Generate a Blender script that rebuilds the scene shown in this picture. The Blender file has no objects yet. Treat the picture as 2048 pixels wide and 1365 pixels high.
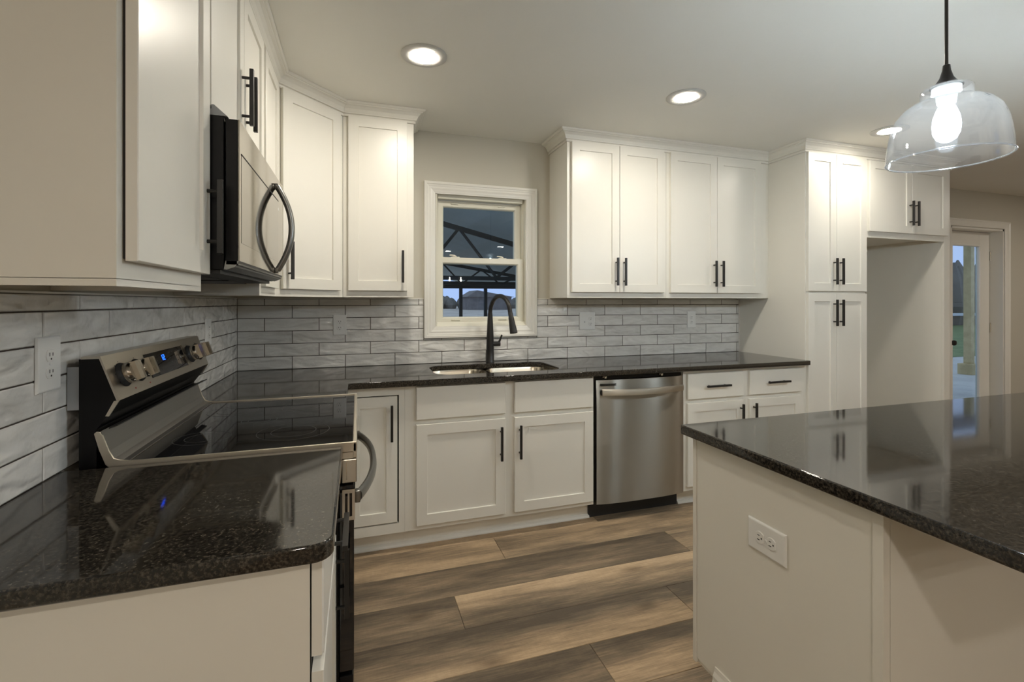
import bpy, bmesh, math, random
from mathutils import Vector, Matrix
random.seed(7)
SC = bpy.context.scene
COL = SC.collection
PI = math.pi

# ------------------------------------------------------------------ camera
cam_d = bpy.data.cameras.new('camera')
cam = bpy.data.objects.new('camera', cam_d)
COL.objects.link(cam)
F_PX = 955.0
cam_d.sensor_fit = 'HORIZONTAL'
cam_d.sensor_width = 36.0
cam_d.lens = F_PX / 2048 * 36.0
cam_d.shift_x = 0.0
cam_d.shift_y = -(682.5 - 604.2) / 2048
cam_d.clip_start = 0.02
cam_d.clip_end = 400
cam.location = (0.692, -3.217, 1.327)
cam.rotation_euler = (PI / 2, 0, -math.radians(17.909))
SC.camera = cam

# ------------------------------------------------------------------ world: dusk sky
w = bpy.data.worlds.new('dusk')
SC.world = w
w.use_nodes = True
nt = w.node_tree
nt.nodes.clear()
wo = nt.nodes.new('ShaderNodeOutputWorld')
bg = nt.nodes.new('ShaderNodeBackground')
tc = nt.nodes.new('ShaderNodeTexCoord')
sx = nt.nodes.new('ShaderNodeSeparateXYZ')
cr = nt.nodes.new('ShaderNodeValToRGB')
nt.links.new(tc.outputs['Generated'], sx.inputs[0])
nt.links.new(sx.outputs['Z'], cr.inputs[0])
nt.links.new(cr.outputs[0], bg.inputs[0])
nt.links.new(bg.outputs[0], wo.inputs[0])
cr.color_ramp.elements[0].position = 0.0
cr.color_ramp.elements[0].color = (0.155, 0.185, 0.31, 1)
cr.color_ramp.elements[1].position = 0.5
cr.color_ramp.elements[1].color = (0.155, 0.17, 0.215, 1)
bg.inputs[1].default_value = 1.0

# ------------------------------------------------------------------ exposure
SC.view_settings.view_transform = 'Standard'
SC.view_settings.look = 'None'
SC.view_settings.gamma = 1.0
SC.view_settings.use_curve_mapping = False
SC.view_settings.exposure = 2.12
SC.cycles.max_bounces = 12
SC.cycles.diffuse_bounces = 6
SC.cycles.glossy_bounces = 6
SC.cycles.transparent_max_bounces = 16
SC.cycles.sample_clamp_indirect = 6.0

LIGHT_STRENGTH = 72.0          # recessed lens, radiance
LIGHT_COL = (1.0, 0.925, 0.80)
BULB_STRENGTH = 185.0
BULB_COL = (0.80, 0.92, 1.0)

# ------------------------------------------------------------------ materials
def mat(name, base=(.8, .8, .8), rough=.5, metal=0.0, spec=.5, coat=0.0, emis=None, estr=0, aniso=0.0):
    m = bpy.data.materials.new(name)
    m.use_nodes = True
    b = m.node_tree.nodes['Principled BSDF']
    b.inputs['Base Color'].default_value = (*base, 1)
    b.inputs['Roughness'].default_value = rough
    b.inputs['Metallic'].default_value = metal
    b.inputs['Specular IOR Level'].default_value = spec
    b.inputs['Coat Weight'].default_value = coat
    b.inputs['Anisotropic'].default_value = aniso
    if emis:
        b.inputs['Emission Color'].default_value = (*emis, 1)
        b.inputs['Emission Strength'].default_value = estr
    return m

def N(m, t, **kw):
    n = m.node_tree.nodes.new(t)
    for k, v in kw.items():
        setattr(n, k, v)
    return n

def L(m, a, b):
    m.node_tree.links.new(a, b)

def B(m):
    return m.node_tree.nodes['Principled BSDF']

def noise(m, vec, scale, detail=4, rough=.5, dist=0.0):
    n = N(m, 'ShaderNodeTexNoise')
    n.inputs['Scale'].default_value = scale
    n.inputs['Detail'].default_value = detail
    n.inputs['Roughness'].default_value = rough
    n.inputs['Distortion'].default_value = dist
    if vec is not None:
        L(m, vec, n.inputs['Vector'])
    return n

def mapping(m, vec, scale=(1, 1, 1), rot=(0, 0, 0)):
    n = N(m, 'ShaderNodeMapping')
    n.inputs['Scale'].default_value = scale
    n.inputs['Rotation'].default_value = rot
    L(m, vec, n.inputs['Vector'])
    return n.outputs[0]

def ramp(m, fac, stops):
    n = N(m, 'ShaderNodeValToRGB')
    e = n.color_ramp.elements
    e[0].position, e[0].color = stops[0][0], (*stops[0][1], 1)
    e[1].position, e[1].color = stops[-1][0], (*stops[-1][1], 1)
    for p, c in stops[1:-1]:
        q = e.new(p)
        q.color = (*c, 1)
    L(m, fac, n.inputs[0])
    return n.outputs[0]

def bump(m, h, strength, dist):
    n = N(m, 'ShaderNodeBump')
    n.inputs['Strength'].default_value = strength
    n.inputs['Distance'].default_value = dist
    L(m, h, n.inputs['Height'])
    L(m, n.outputs[0], B(m).inputs['Normal'])
    return n

def objco(m):
    g = N(m, 'ShaderNodeNewGeometry')
    return g.outputs['Position']

def painted(name, col, rough, var=.03, scale=3.0, bs=0.0):
    m = mat(name, col, rough)
    p = objco(m)
    n = noise(m, p, scale, 3)
    c = ramp(m, n.outputs[0], [(.3, tuple(x * (1 - var) for x in col)), (.7, tuple(min(1, x * (1 + var)) for x in col))])
    L(m, c, B(m).inputs['Base Color'])
    if bs:
        n2 = noise(m, p, 260, 3)
        bump(m, n2.outputs[0], bs, .001)
    return m

M = {}
M['cab'] = painted('cabinet_paint', (.78, .758, .69), .33, .012)
M['wall'] = painted('greige_wall_paint', (.55, .52, .44), .75, .02, 2, .25)
M['ceil'] = painted('ceiling_paint', (.80, .785, .73), .85, .02, 1.2, .2)
M['ring_paint'] = painted('downlight_trim', (.56, .55, .52), .5, .01)
M['trim'] = painted('trim_paint', (.78, .76, .70), .3, .01)
M['vinyl'] = painted('window_vinyl', (.74, .715, .61), .35, .01)
M['plastic'] = painted('white_plastic', (.80, .80, .78), .28, .01)
M['slot'] = mat('socket_slots', (.02, .02, .02), .5)
M['black'] = painted('matte_black_metal', (.012, .011, .010), .38, .1)
M['blackpl'] = painted('black_enamel', (.004, .004, .0045), .3, .1)
B(M['blackpl']).inputs['Specular IOR Level'].default_value = .22
M['gap'] = mat('dark_interior_and_shade', (.015, .013, .01), .8)  # near-black, paints the shade in door gaps; also tub, slots and seam
M['rubber'] = painted('dark_plastic', (.02, .02, .02), .55, .1)
M['greypl'] = painted('grey_plastic', (.33, .35, .37), .4, .05)
M['grout'] = painted('brown_grout', (.055, .043, .033), .9, .2, 40)
M['whitegl'] = painted('socket_ceramic', (.85, .87, .85), .3, .01)

# brushed stainless (grain runs horizontally, so highlights stretch vertically)
def steel(name, col, rough, aniso, tang=None, grain=(1, 1, 60)):
    m = mat(name, col, rough, 1.0, aniso=aniso)
    p = objco(m)
    n = noise(m, mapping(m, p, grain), 14, 4)
    r = N(m, 'ShaderNodeMapRange')
    r.inputs['To Min'].default_value = rough * .85
    r.inputs['To Max'].default_value = rough * 1.2
    L(m, n.outputs[0], r.inputs['Value'])
    L(m, r.outputs[0], B(m).inputs['Roughness'])
    if tang:
        c = N(m, 'ShaderNodeCombineXYZ')
        for i in range(3):
            c.inputs[i].default_value = tang[i]
        L(m, c.outputs[0], B(m).inputs['Tangent'])
    return m
M['steel_dw'] = steel('brushed_steel_front', (.40, .38, .335), .34, 1.0, (0, 0, 1))
M['steel'] = steel('brushed_steel', (.56, .52, .45), .32, .7, (0, 0, 1))
M['steel_sm'] = steel('satin_steel', (.60, .56, .49), .18, 0)
M['steel_dk'] = steel('dark_satin_steel', (.26, .26, .25), .3, 0)
M['steel_sink'] = steel('sink_steel', (.66, .60, .49), .22, .3, (0, 0, 1))
M['steel_soft'] = steel('soft_steel_trim', (.66, .61, .52), .42, 0)
M['steel_splash'] = steel('splash_steel', (.25, .24, .225), .42, .3, (0, 1, 0))
M['mwglass'] = mat('mirror_dark_glass', (.36, .335, .29), .07, 1.0)
M['glossblack'] = mat('black_glass', (.008, .008, .009), .03, 0, .6)

# glass that lets light straight through (thin sheets): fresnel mix of clear and mirror
def clear_glass(name, tint=(1, 1, 1), ior=1.45, extra=0.0, power=5.0, glow_veil=0.0):
    m = bpy.data.materials.new(name)
    m.use_nodes = True
    t = m.node_tree
    t.nodes.clear()
    o = t.nodes.new('ShaderNodeOutputMaterial')
    mx = t.nodes.new('ShaderNodeMixShader')
    tr = t.nodes.new('ShaderNodeBsdfTransparent')
    tr.inputs[0].default_value = (*tint, 1)
    gl = t.nodes.new('ShaderNodeBsdfGlossy')
    gl.inputs['Roughness'].default_value = 0.01
    lw = t.nodes.new('ShaderNodeLayerWeight')      # Facing with blend .5 = 1 - |cos|, same from both sides
    lw.inputs[0].default_value = .5
    pw = t.nodes.new('ShaderNodeMath')
    pw.operation = 'POWER'
    pw.inputs[1].default_value = power
    t.links.new(lw.outputs['Facing'], pw.inputs[0])
    f0 = ((ior - 1) / (ior + 1)) ** 2 + extra
    ad = t.nodes.new('ShaderNodeMath')
    ad.operation = 'MULTIPLY_ADD'
    ad.use_clamp = True
    ad.inputs[1].default_value = 1 - f0
    ad.inputs[2].default_value = f0
    t.links.new(pw.outputs[0], ad.inputs[0])
    t.links.new(ad.outputs[0], mx.inputs[0])
    t.links.new(tr.outputs[0], mx.inputs[1])
    t.links.new(gl.outputs[0], mx.inputs[2])
    t.links.new(mx.outputs[0], o.inputs[0])
    if glow_veil:          # pale diffuse veil standing in for the bulb's glow around the glass
        m2 = t.nodes.new('ShaderNodeMixShader'); m2.inputs[0].default_value = glow_veil
        a_ = t.nodes.new('ShaderNodeAddShader'); d_ = t.nodes.new('ShaderNodeBsdfDiffuse'); tl = t.nodes.new('ShaderNodeBsdfTranslucent')
        d_.inputs[0].default_value = (.5, .5, .5, 1); tl.inputs[0].default_value = (.5, .5, .5, 1)
        t.links.new(d_.outputs[0], a_.inputs[0]); t.links.new(tl.outputs[0], a_.inputs[1])
        t.links.new(mx.outputs[0], m2.inputs[1]); t.links.new(a_.outputs[0], m2.inputs[2]); t.links.new(m2.outputs[0], o.inputs[0])
    return m
M['pane'] = clear_glass('window_glass', (.80, .88, .88), 1.5)
M['shade'] = clear_glass('pendant_glass', (.99, .993, .997), 1.5, .005, 2.6, .006)
M['rim'] = clear_glass('pendant_rim_glass', (.9, .92, .95), 1.5, .25, 2.0, .03)

def emitter(name, col, s):
    m = bpy.data.materials.new(name)
    m.use_nodes = True
    t = m.node_tree
    t.nodes.clear()
    o = t.nodes.new('ShaderNodeOutputMaterial')
    e = t.nodes.new('ShaderNodeEmission')
    e.inputs[0].default_value = (*col, 1)
    e.inputs[1].default_value = s
    t.links.new(e.outputs[0], o.inputs[0])
    return m
M['lens'] = emitter('downlight_lens', LIGHT_COL, LIGHT_STRENGTH)
M['lens_soft'] = emitter('downlight_lens_dim', LIGHT_COL, LIGHT_STRENGTH * .62)
M['lens_rear'] = emitter('downlight_lens_warm', (1.0, .905, .79), LIGHT_STRENGTH * 1.25)
M['bulb'] = emitter('bulb_core', BULB_COL, BULB_STRENGTH)
M['bulb_warm'] = emitter('warm_bulb', (1.0, .86, .68), 45.0)
M['blue_led'] = emitter('blue_display', (.01, .08, 1.0), 1.3)
# bulb envelope: frosted, half clear, glowing faintly
be = bpy.data.materials.new('bulb_envelope')
be.use_nodes = True
t_ = be.node_tree
t_.nodes.clear()
o_ = t_.nodes.new('ShaderNodeOutputMaterial'); mx_ = t_.nodes.new('ShaderNodeMixShader')
tr_ = t_.nodes.new('ShaderNodeBsdfTransparent'); em_ = t_.nodes.new('ShaderNodeEmission')
em_.inputs[0].default_value = (.70, .86, 1, 1); em_.inputs[1].default_value = 1.6
mx_.inputs[0].default_value = .4
t_.links.new(tr_.outputs[0], mx_.inputs[1]); t_.links.new(em_.outputs[0], mx_.inputs[2]); t_.links.new(mx_.outputs[0], o_.inputs[0])
M['envelope'] = be

# granite
def granite():
    m = mat('dark_brown_granite', (.02, .018, .015), .06, 0, .5)
    p = objco(m)
    n1 = noise(m, p, 160, 3, .72)
    v = N(m, 'ShaderNodeTexVoronoi')
    v.inputs['Scale'].default_value = 170
    L(m, p, v.inputs['Vector'])
    n2 = noise(m, p, 22, 4, .65)
    c1 = ramp(m, n1.outputs[0], [(.36, (.006, .0055, .005)), (.47, (.019, .0165, .0135)), (.56, (.055, .046, .035)), (.70, (.12, .104, .082))])
    c2 = ramp(m, v.outputs['Distance'], [(.0, (.06, .053, .043)), (.30, (.018, .016, .013)), (.9, (.008, .007, .006))])
    mx = N(m, 'ShaderNodeMix', data_type='RGBA')
    f = ramp(m, n2.outputs[0], [(.35, (.5, .5, .5)), (.62, (.85, .85, .85))])
    L(m, f, mx.inputs[0]); L(m, c2, mx.inputs[6]); L(m, c1, mx.inputs[7])
    L(m, mx.outputs[2], B(m).inputs['Base Color'])
    n3 = noise(m, p, 60, 3)
    bump(m, n3.outputs[0], .03, .0006)
    return m
M['granite'] = granite()

# glossy wavy hand-made tile
def tile():
    m = mat('glazed_tile', (.5, .5, .5), .07, 0, .5)
    a = N(m, 'ShaderNodeAttribute', attribute_name='tile')
    s = N(m, 'ShaderNodeSeparateColor')
    L(m, a.outputs['Color'], s.inputs[0])
    p = objco(m)
    off = N(m, 'ShaderNodeVectorMath', operation='ADD')
    sc = N(m, 'ShaderNodeVectorMath', operation='SCALE')
    sc.inputs['Scale'].default_value = 9.0
    L(m, a.outputs['Color'], sc.inputs[0])
    L(m, p, off.inputs[0]); L(m, sc.outputs[0], off.inputs[1])
    # diagonal brush marks
    st = mapping(m, off.outputs[0], (5, 5, 16), (0, math.radians(28), 0))
    st2 = mapping(m, off.outputs[0], (5, 5, 16), (math.radians(28), 0, 0))
    n1 = noise(m, st, 1.3, 3, .55, .6)
    c = ramp(m, n1.outputs[0], [(.28, (.64, .63, .60)), (.5, (.74, .73, .70)), (.75, (.81, .80, .775))])
    mul = N(m, 'ShaderNodeMix', data_type='RGBA', blend_type='MULTIPLY')
    mul.inputs[0].default_value = 1
    g = ramp(m, s.outputs[0], [(0, (.92, .92, .92)), (1, (1.04, 1.04, 1.04))])
    L(m, c, mul.inputs[6]); L(m, g, mul.inputs[7])
    L(m, mul.outputs[2], B(m).inputs['Base Color'])
    n2 = noise(m, mapping(m, off.outputs[0], (7, 7, 20)), 1.0, 1.5, .45, .6)
    n3 = noise(m, off.outputs[0], 75, 2, .5)
    ad = N(m, 'ShaderNodeMath', operation='MULTIPLY_ADD')
    ad.inputs[1].default_value = .05
    L(m, n3.outputs[0], ad.inputs[0]); L(m, n2.outputs[0], ad.inputs[2])
    bump(m, ad.outputs[0], 1.0, .015)
    return m
M['tile'] = tile()

def wood_floor():
    m = mat('vinyl_plank', (.3, .2, .12), .42, 0, .35)
    a = N(m, 'ShaderNodeAttribute', attribute_name='plank')
    s = N(m, 'ShaderNodeSeparateColor')
    L(m, a.outputs['Color'], s.inputs[0])
    uv = N(m, 'ShaderNodeUVMap')
    uv.uv_map = 'UVMap'
    sxyz = N(m, 'ShaderNodeSeparateXYZ')
    L(m, uv.outputs[0], sxyz.inputs[0])      # u metres along, v metres across (centred)
    com = N(m, 'ShaderNodeCombineXYZ')
    sm = N(m, 'ShaderNodeMath', operation='MULTIPLY'); sm.inputs[1].default_value = 57.0
    L(m, s.outputs[2], sm.inputs[0])
    L(m, sxyz.outputs[0], com.inputs[0]); L(m, sxyz.outputs[1], com.inputs[1]); L(m, sm.outputs[0], com.inputs[2])
    big = noise(m, mapping(m, com.outputs[0], (1.3, 7.5, 1)), 1.6, 4, .55, .35)
    grain = noise(m, mapping(m, com.outputs[0], (3.5, 60, 1)), 2.2, 6, .65, .3)
    fine = noise(m, mapping(m, com.outputs[0], (14, 300, 1)), 2.0, 4, .6)
    cc = noise(m, mapping(m, com.outputs[0], (130, 22, 1)), 1.0, 3, .6)   # cross-cut saw marks
    # tone = bias + gradient*v + noise
    gv = N(m, 'ShaderNodeMath', operation='SUBTRACT'); gv.inputs[1].default_value = .5
    L(m, s.outputs[1], gv.inputs[0])
    vm = N(m, 'ShaderNodeMath', operation='MULTIPLY')
    L(m, gv.outputs[0], vm.inputs[0]); L(m, sxyz.outputs[1], vm.inputs[1])
    vm2 = N(m, 'ShaderNodeMath', operation='MULTIPLY'); vm2.inputs[1].default_value = 9.0
    L(m, vm.outputs[0], vm2.inputs[0])
    t1 = N(m, 'ShaderNodeMath', operation='ADD')
    L(m, vm2.outputs[0], t1.inputs[0]); L(m, s.outputs[0], t1.inputs[1])
    bb = N(m, 'ShaderNodeMath', operation='MULTIPLY_ADD'); bb.inputs[1].default_value = 1.5; bb.inputs[2].default_value = -.75
    L(m, big.outputs[0], bb.inputs[0])
    t2 = N(m, 'ShaderNodeMath', operation='ADD')
    L(m, t1.outputs[0], t2.inputs[0]); L(m, bb.outputs[0], t2.inputs[1])
    gg = N(m, 'ShaderNodeMath', operation='MULTIPLY_ADD'); gg.inputs[1].default_value = .9; gg.inputs[2].default_value = -.45
    L(m, grain.outputs[0], gg.inputs[0])
    t3 = N(m, 'ShaderNodeMath', operation='ADD')
    L(m, t2.outputs[0], t3.inputs[0]); L(m, gg.outputs[0], t3.inputs[1])
    c = ramp(m, t3.outputs[0], [(0.0, (.095, .072, .050)), (.25, (.165, .124, .083)), (.5, (.270, .198, .128)), (.75, (.41, .295, .185)), (1.0, (.52, .38, .24))])
    mul = N(m, 'ShaderNodeMix', data_type='RGBA', blend_type='MULTIPLY'); mul.inputs[0].default_value = 1
    f2 = ramp(m, fine.outputs[0], [(.3, (.80, .80, .80)), (.65, (1.08, 1.08, 1.08))])
    L(m, c, mul.inputs[6]); L(m, f2, mul.inputs[7])
    mul2 = N(m, 'ShaderNodeMix', data_type='RGBA', blend_type='MULTIPLY'); mul2.inputs[0].default_value = 1
    f3 = ramp(m, cc.outputs[0], [(.35, (.96, .96, .96)), (.6, (1.02, 1.02, 1.02))])
    L(m, mul.outputs[2], mul2.inputs[6]); L(m, f3, mul2.inputs[7])
    # knots
    vo = N(m, 'ShaderNodeTexVoronoi'); vo.inputs['Scale'].default_value = 1.0
    L(m, mapping(m, com.outputs[0], (1.7, 4.5, 1)), vo.inputs['Vector'])
    kn = ramp(m, vo.outputs['Distance'], [(.02, (.25, .22, .20)), (.14, (1, 1, 1))])
    mul3 = N(m, 'ShaderNodeMix', data_type='RGBA', blend_type='MULTIPLY'); mul3.inputs[0].default_value = .7
    L(m, mul2.outputs[2], mul3.inputs[6]); L(m, kn, mul3.inputs[7])
    L(m, mul3.outputs[2], B(m).inputs['Base Color'])
    bump(m, grain.outputs[0], .12, .001)
    return m
M['floor'] = wood_floor()

def rough_mat(name, c1, c2, scale, rough=.9):
    m = mat(name, c1, rough)
    n = noise(m, objco(m), scale, 6, .6)
    L(m, ramp(m, n.outputs[0], [(.35, c1), (.65, c2)]), B(m).inputs['Base Color'])
    return m
M['field'] = rough_mat('dry_field', (.42, .37, .33), (.66, .59, .53), .35)
M['grass'] = rough_mat('lawn', (.10, .16, .06), (.20, .27, .12), 3)
M['brush'] = rough_mat('dark_brush', (.13, .125, .115), (.24, .22, .20), .6)
M['barn'] = rough_mat('weathered_barn', (.16, .15, .15), (.24, .22, .22), 1)
M['roofmetal'] = rough_mat('porch_roof_metal', (.50, .58, .56), (.60, .68, .66), .8, .5)
M['truss'] = rough_mat('truss_steel', (.03, .035, .035), (.05, .055, .05), 4, .6)
M['timber'] = rough_mat('treated_timber', (.46, .37, .20), (.64, .52, .30), 6)
M['concrete'] = rough_mat('patio_concrete', (.50, .50, .50), (.62, .62, .62), 2)
M['whitewood'] = rough_mat('white_porch_trim', (.55, .6, .66), (.62, .67, .72), 2, .5)

# ------------------------------------------------------------------ mesh helpers
class Fr:
    """a cabinet face frame: u along the face, w out of the face, z up"""
    def __init__(s, o=(0, 0, 0), u=(1, 0), n=(0, -1)):
        s.o = Vector(o); s.u = Vector((u[0], u[1], 0)).normalized(); s.n = Vector((n[0], n[1], 0)).normalized()
    def p(s, u, w, z):
        return s.o + s.u * u + s.n * w + Vector((0, 0, z))
BK = Fr((0, 0, 0), (1, 0), (0, -1))          # back wall
LF = Fr((0, 0, 0), (0, 1), (1, 0))           # left wall
WD = Fr((0, 0, 0), (1, 0), (0, 1))           # plain world axes: u=x, w=y

def box(bm, fr, u0, u1, w0, w1, z0, z1, bev=0.0):
    vs = []
    for z in (z0, z1):
        for (u, w_) in ((u0, w0), (u1, w0), (u1, w1), (u0, w1)):
            vs.append(bm.verts.new(fr.p(u, w_, z)))
    fs = [(0, 1, 2, 3), (4, 5, 6, 7), (0, 1, 5, 4), (1, 2, 6, 5), (2, 3, 7, 6), (3, 0, 4, 7)]
    faces = [bm.faces.new([vs[i] for i in f]) for f in fs]
    if bev:
        es = list({e for f in faces for e in f.edges})
        bmesh.ops.bevel(bm, geom=es, offset=bev, segments=2, affect='EDGES', profile=.5)

def prism(bm, fr, prof, u0, u1):
    """profile in (w,z) extruded along u"""
    a = [bm.verts.new(fr.p(u0, p[0], p[1])) for p in prof]
    b = [bm.verts.new(fr.p(u1, p[0], p[1])) for p in prof]
    n = len(prof)
    bm.faces.new(a); bm.faces.new(b)
    for i in range(n):
        bm.faces.new((a[i], a[(i + 1) % n], b[(i + 1) % n], b[i]))

def poly_prism(bm, pts, z0, z1, bev=0.0):
    a = [bm.verts.new((p[0], p[1], z0)) for p in pts]
    b = [bm.verts.new((p[0], p[1], z1)) for p in pts]
    n = len(pts)
    fs = [bm.faces.new(a), bm.faces.new(b)]
    for i in range(n):
        fs.append(bm.faces.new((a[i], a[(i + 1) % n], b[(i + 1) % n], b[i])))
    if bev:
        es = list({e for f in fs[:2] for e in f.edges})
        bmesh.ops.bevel(bm, geom=es, offset=bev, segments=3, affect='EDGES', profile=.5)

def rings_loft(bm, rings, cap0=True, cap1=True, closed=True):
    vr = [[bm.verts.new(p) for p in r] for r in rings]
    n = len(vr[0])
    for a, b in zip(vr, vr[1:]):
        for i in range(n if closed else n - 1):
            bm.faces.new((a[i], a[(i + 1) % n], b[(i + 1) % n], b[i]))
    if cap0: bm.faces.new(vr[0])
    if cap1: bm.faces.new(vr[-1])

def tube(bm, pts, r, seg=12, cap=True, flat=None):
    """tube along points, r scalar or list; flat=(a,b) squashes the section"""
    pts = [Vector(p) for p in pts]
    rs = r if isinstance(r, (list, tuple)) else [r] * len(pts)
    d0 = (pts[1] - pts[0]).normalized()
    up = Vector((0, 0, 1)) if abs(d0.z) < .9 else Vector((1, 0, 0))
    x = d0.cross(up).normalized()
    rings = []
    for i, p in enumerate(pts):
        if i == 0: d = pts[1] - pts[0]
        elif i == len(pts) - 1: d = pts[-1] - pts[-2]
        else: d = (pts[i + 1] - pts[i]).normalized() + (pts[i] - pts[i - 1]).normalized()
        d.normalize()
        x = (x - d * x.dot(d)).normalized()
        y = d.cross(x)
        a, b = flat or (1, 1)
        rings.append([p + x * math.cos(2 * PI * k / seg) * rs[i] * a + y * math.sin(2 * PI * k / seg) * rs[i] * b for k in range(seg)])
    rings_loft(bm, rings, cap, cap)

def lathe(bm, c, prof, seg=40, axis=Vector((0, 0, 1)), cap0=False, cap1=False):
    """prof: list of (r, h) along axis from c"""
    axis = Vector(axis).normalized()
    up = Vector((0, 0, 1)) if abs(axis.z) < .9 else Vector((1, 0, 0))
    x = axis.cross(up).normalized(); y = axis.cross(x)
    c = Vector(c)
    rings = [[c + axis * h + (x * math.cos(2 * PI * k / seg) + y * math.sin(2 * PI * k / seg)) * r for k in range(seg)] for r, h in prof]
    rings_loft(bm, rings, cap0, cap1)

def shaker(bm, fr, u0, u1, z0, z1, w0, th=.02, rail=.057, rec=.008):
    def ring(ins, w_):
        return [fr.p(u0 + ins, w_, z0 + ins), fr.p(u1 - ins, w_, z0 + ins), fr.p(u1 - ins, w_, z1 - ins), fr.p(u0 + ins, w_, z1 - ins)]
    w1 = w0 + th
    rings_loft(bm, [ring(0, w0), ring(0, w1 - .0015), ring(.0015, w1), ring(rail, w1), ring(rail + .0015, w1 - rec)])

def slab_front(bm, fr, u0, u1, z0, z1, w0, th=.02):
    def ring(ins, w_):
        return [fr.p(u0 + ins, w_, z0 + ins), fr.p(u1 - ins, w_, z0 + ins), fr.p(u1 - ins, w_, z1 - ins), fr.p(u0 + ins, w_, z1 - ins)]
    rings_loft(bm, [ring(0, w0), ring(0, w0 + th - .003), ring(.003, w0 + th)])

def BM():
    return bmesh.new()

class ink:
    """with ink(bm, k): faces made inside get material slot k (printing on a part)"""
    def __init__(s, bm, k): s.bm, s.k = bm, k
    def __enter__(s): s.n = len(s.bm.faces)
    def __exit__(s, *a):
        s.bm.faces.ensure_lookup_table()
        for f in s.bm.faces[s.n:]: f.material_index = s.k

def rootloc(p):
    v = Vector((0, 0, 0))
    while p is not None:
        v += Vector(p.location); p = p.parent
    return v

def obj(name, bm, m, parent=None, smooth=False, loc=None):
    """bm is in world coordinates; origin goes to the parent's origin (or loc)"""
    bmesh.ops.recalc_face_normals(bm, faces=bm.faces)
    me = bpy.data.meshes.new(name)
    base = rootloc(parent) if parent is not None else (Vector(loc) if loc is not None else Vector((0, 0, 0)))
    bmesh.ops.translate(bm, vec=-base, verts=bm.verts)
    bm.to_mesh(me); bm.free()
    o = bpy.data.objects.new(name, me)
    COL.objects.link(o)
    for q_ in (m if isinstance(m, (list, tuple)) else [m]):
        if q_ is not None: me.materials.append(q_)
    if parent is not None: o.parent = parent
    elif loc is not None: o.location = loc
    if smooth:
        for f in me.polygons: f.use_smooth = True
        me.set_sharp_from_angle(angle=math.radians(38))
    return o

def tag(o, label=None, cat=None, group=None, kind=None):
    if label: o['label'] = label
    if cat: o['category'] = cat
    if group: o['group'] = group
    if kind: o['kind'] = kind
    return o

def thing(name, loc, label, cat, group=None):
    o = bpy.data.objects.new(name, None)
    o.empty_display_size = .05
    COL.objects.link(o)
    o.location = loc
    return tag(o, label, cat, group)

def struct(name, bm, m, smooth=False):
    return tag(obj(name, bm, m, smooth=smooth), kind='structure')

def pull(parent, fr, u, z, wf, vert=True, length=.190):
    """square bar pull; wf = door front"""
    bm = BM()
    h = .0065
    wc = wf + .029
    if vert:
        box(bm, fr, u - h, u + h, wc - h, wc + h, z - length / 2, z + length / 2, .0012)
        ps = [(u, z - .064), (u, z + .064)]
    else:
        box(bm, fr, u - length / 2, u + length / 2, wc - h, wc + h, z - h, z + h, .0012)
        ps = [(u - .064, z), (u + .064, z)]
    for (a, b) in ps:
        tube(bm, [fr.p(a, wf, b), fr.p(a, wc, b)], .0048, 10)
    return obj('bar_pull', bm, M['black'], parent)

def door(parent, fr, u0, u1, z0, z1, w0, pu=None, pz=None, name='door', th=.02, rail=.057):
    bm = BM(); shaker(bm, fr, u0, u1, z0, z1, w0, th, rail)
    d = obj(name, bm, M['cab'], parent)
    if pu is not None: pull(d, fr, pu, pz, w0 + th)
    return d

def drawer(parent, fr, u0, u1, z0, z1, w0, handle=True):
    bm = BM(); slab_front(bm, fr, u0, u1, z0, z1, w0)
    d = obj('drawer', bm, M['cab'], parent)
    if handle: pull(d, fr, (u0 + u1) / 2, (z0 + z1) / 2, w0 + .02, False)
    return d

# ------------------------------------------------------------------ levels
ZC = 2.47      # ceiling
ZT = .914      # counter top
ZB = .882      # counter underside
ZU = 1.354     # underside of upper cabinets
ZD = 2.398     # top of upper doors
XR = 9.6; YF = -11.0

# ------------------------------------------------------------------ room shell
WX0, WX1, WZ0, WZ1 = 1.192, 1.842, 1.150, 2.078      # kitchen window rough opening
DX0, DX1, DZ1 = 6.375, 7.22, 2.095                     # patio door opening
bm = BM()
T = .17
def wb(x0, x1, z0, z1):
    if x1 > x0 and z1 > z0: box(bm, WD, x0, x1, 0, T, z0, z1)
wb(-.15, WX0, 0, ZC); wb(WX0, WX1, 0, WZ0); wb(WX0, WX1, WZ1, ZC); wb(WX1, DX0, 0, ZC); wb(DX0, DX1, DZ1, ZC); wb(DX1, XR + .15, 0, ZC)
struct('wall_back', bm, M['wall'])
bm = BM(); box(bm, WD, -.15, 0, YF, 0, 0, ZC); struct('wall_left', bm, M['wall'])
bm = BM(); box(bm, WD, XR, XR + .15, YF, 0, 0, ZC); struct('wall_right', bm, M['wall'])
bm = BM(); box(bm, WD, -.15, XR + .15, YF - .15, YF, 0, ZC); struct('wall_front', bm, M['wall'])
bm = BM(); box(bm, WD, -.15, XR + .15, YF - .15, T, ZC, ZC + .12); struct('ceiling', bm, M['ceil'])

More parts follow.
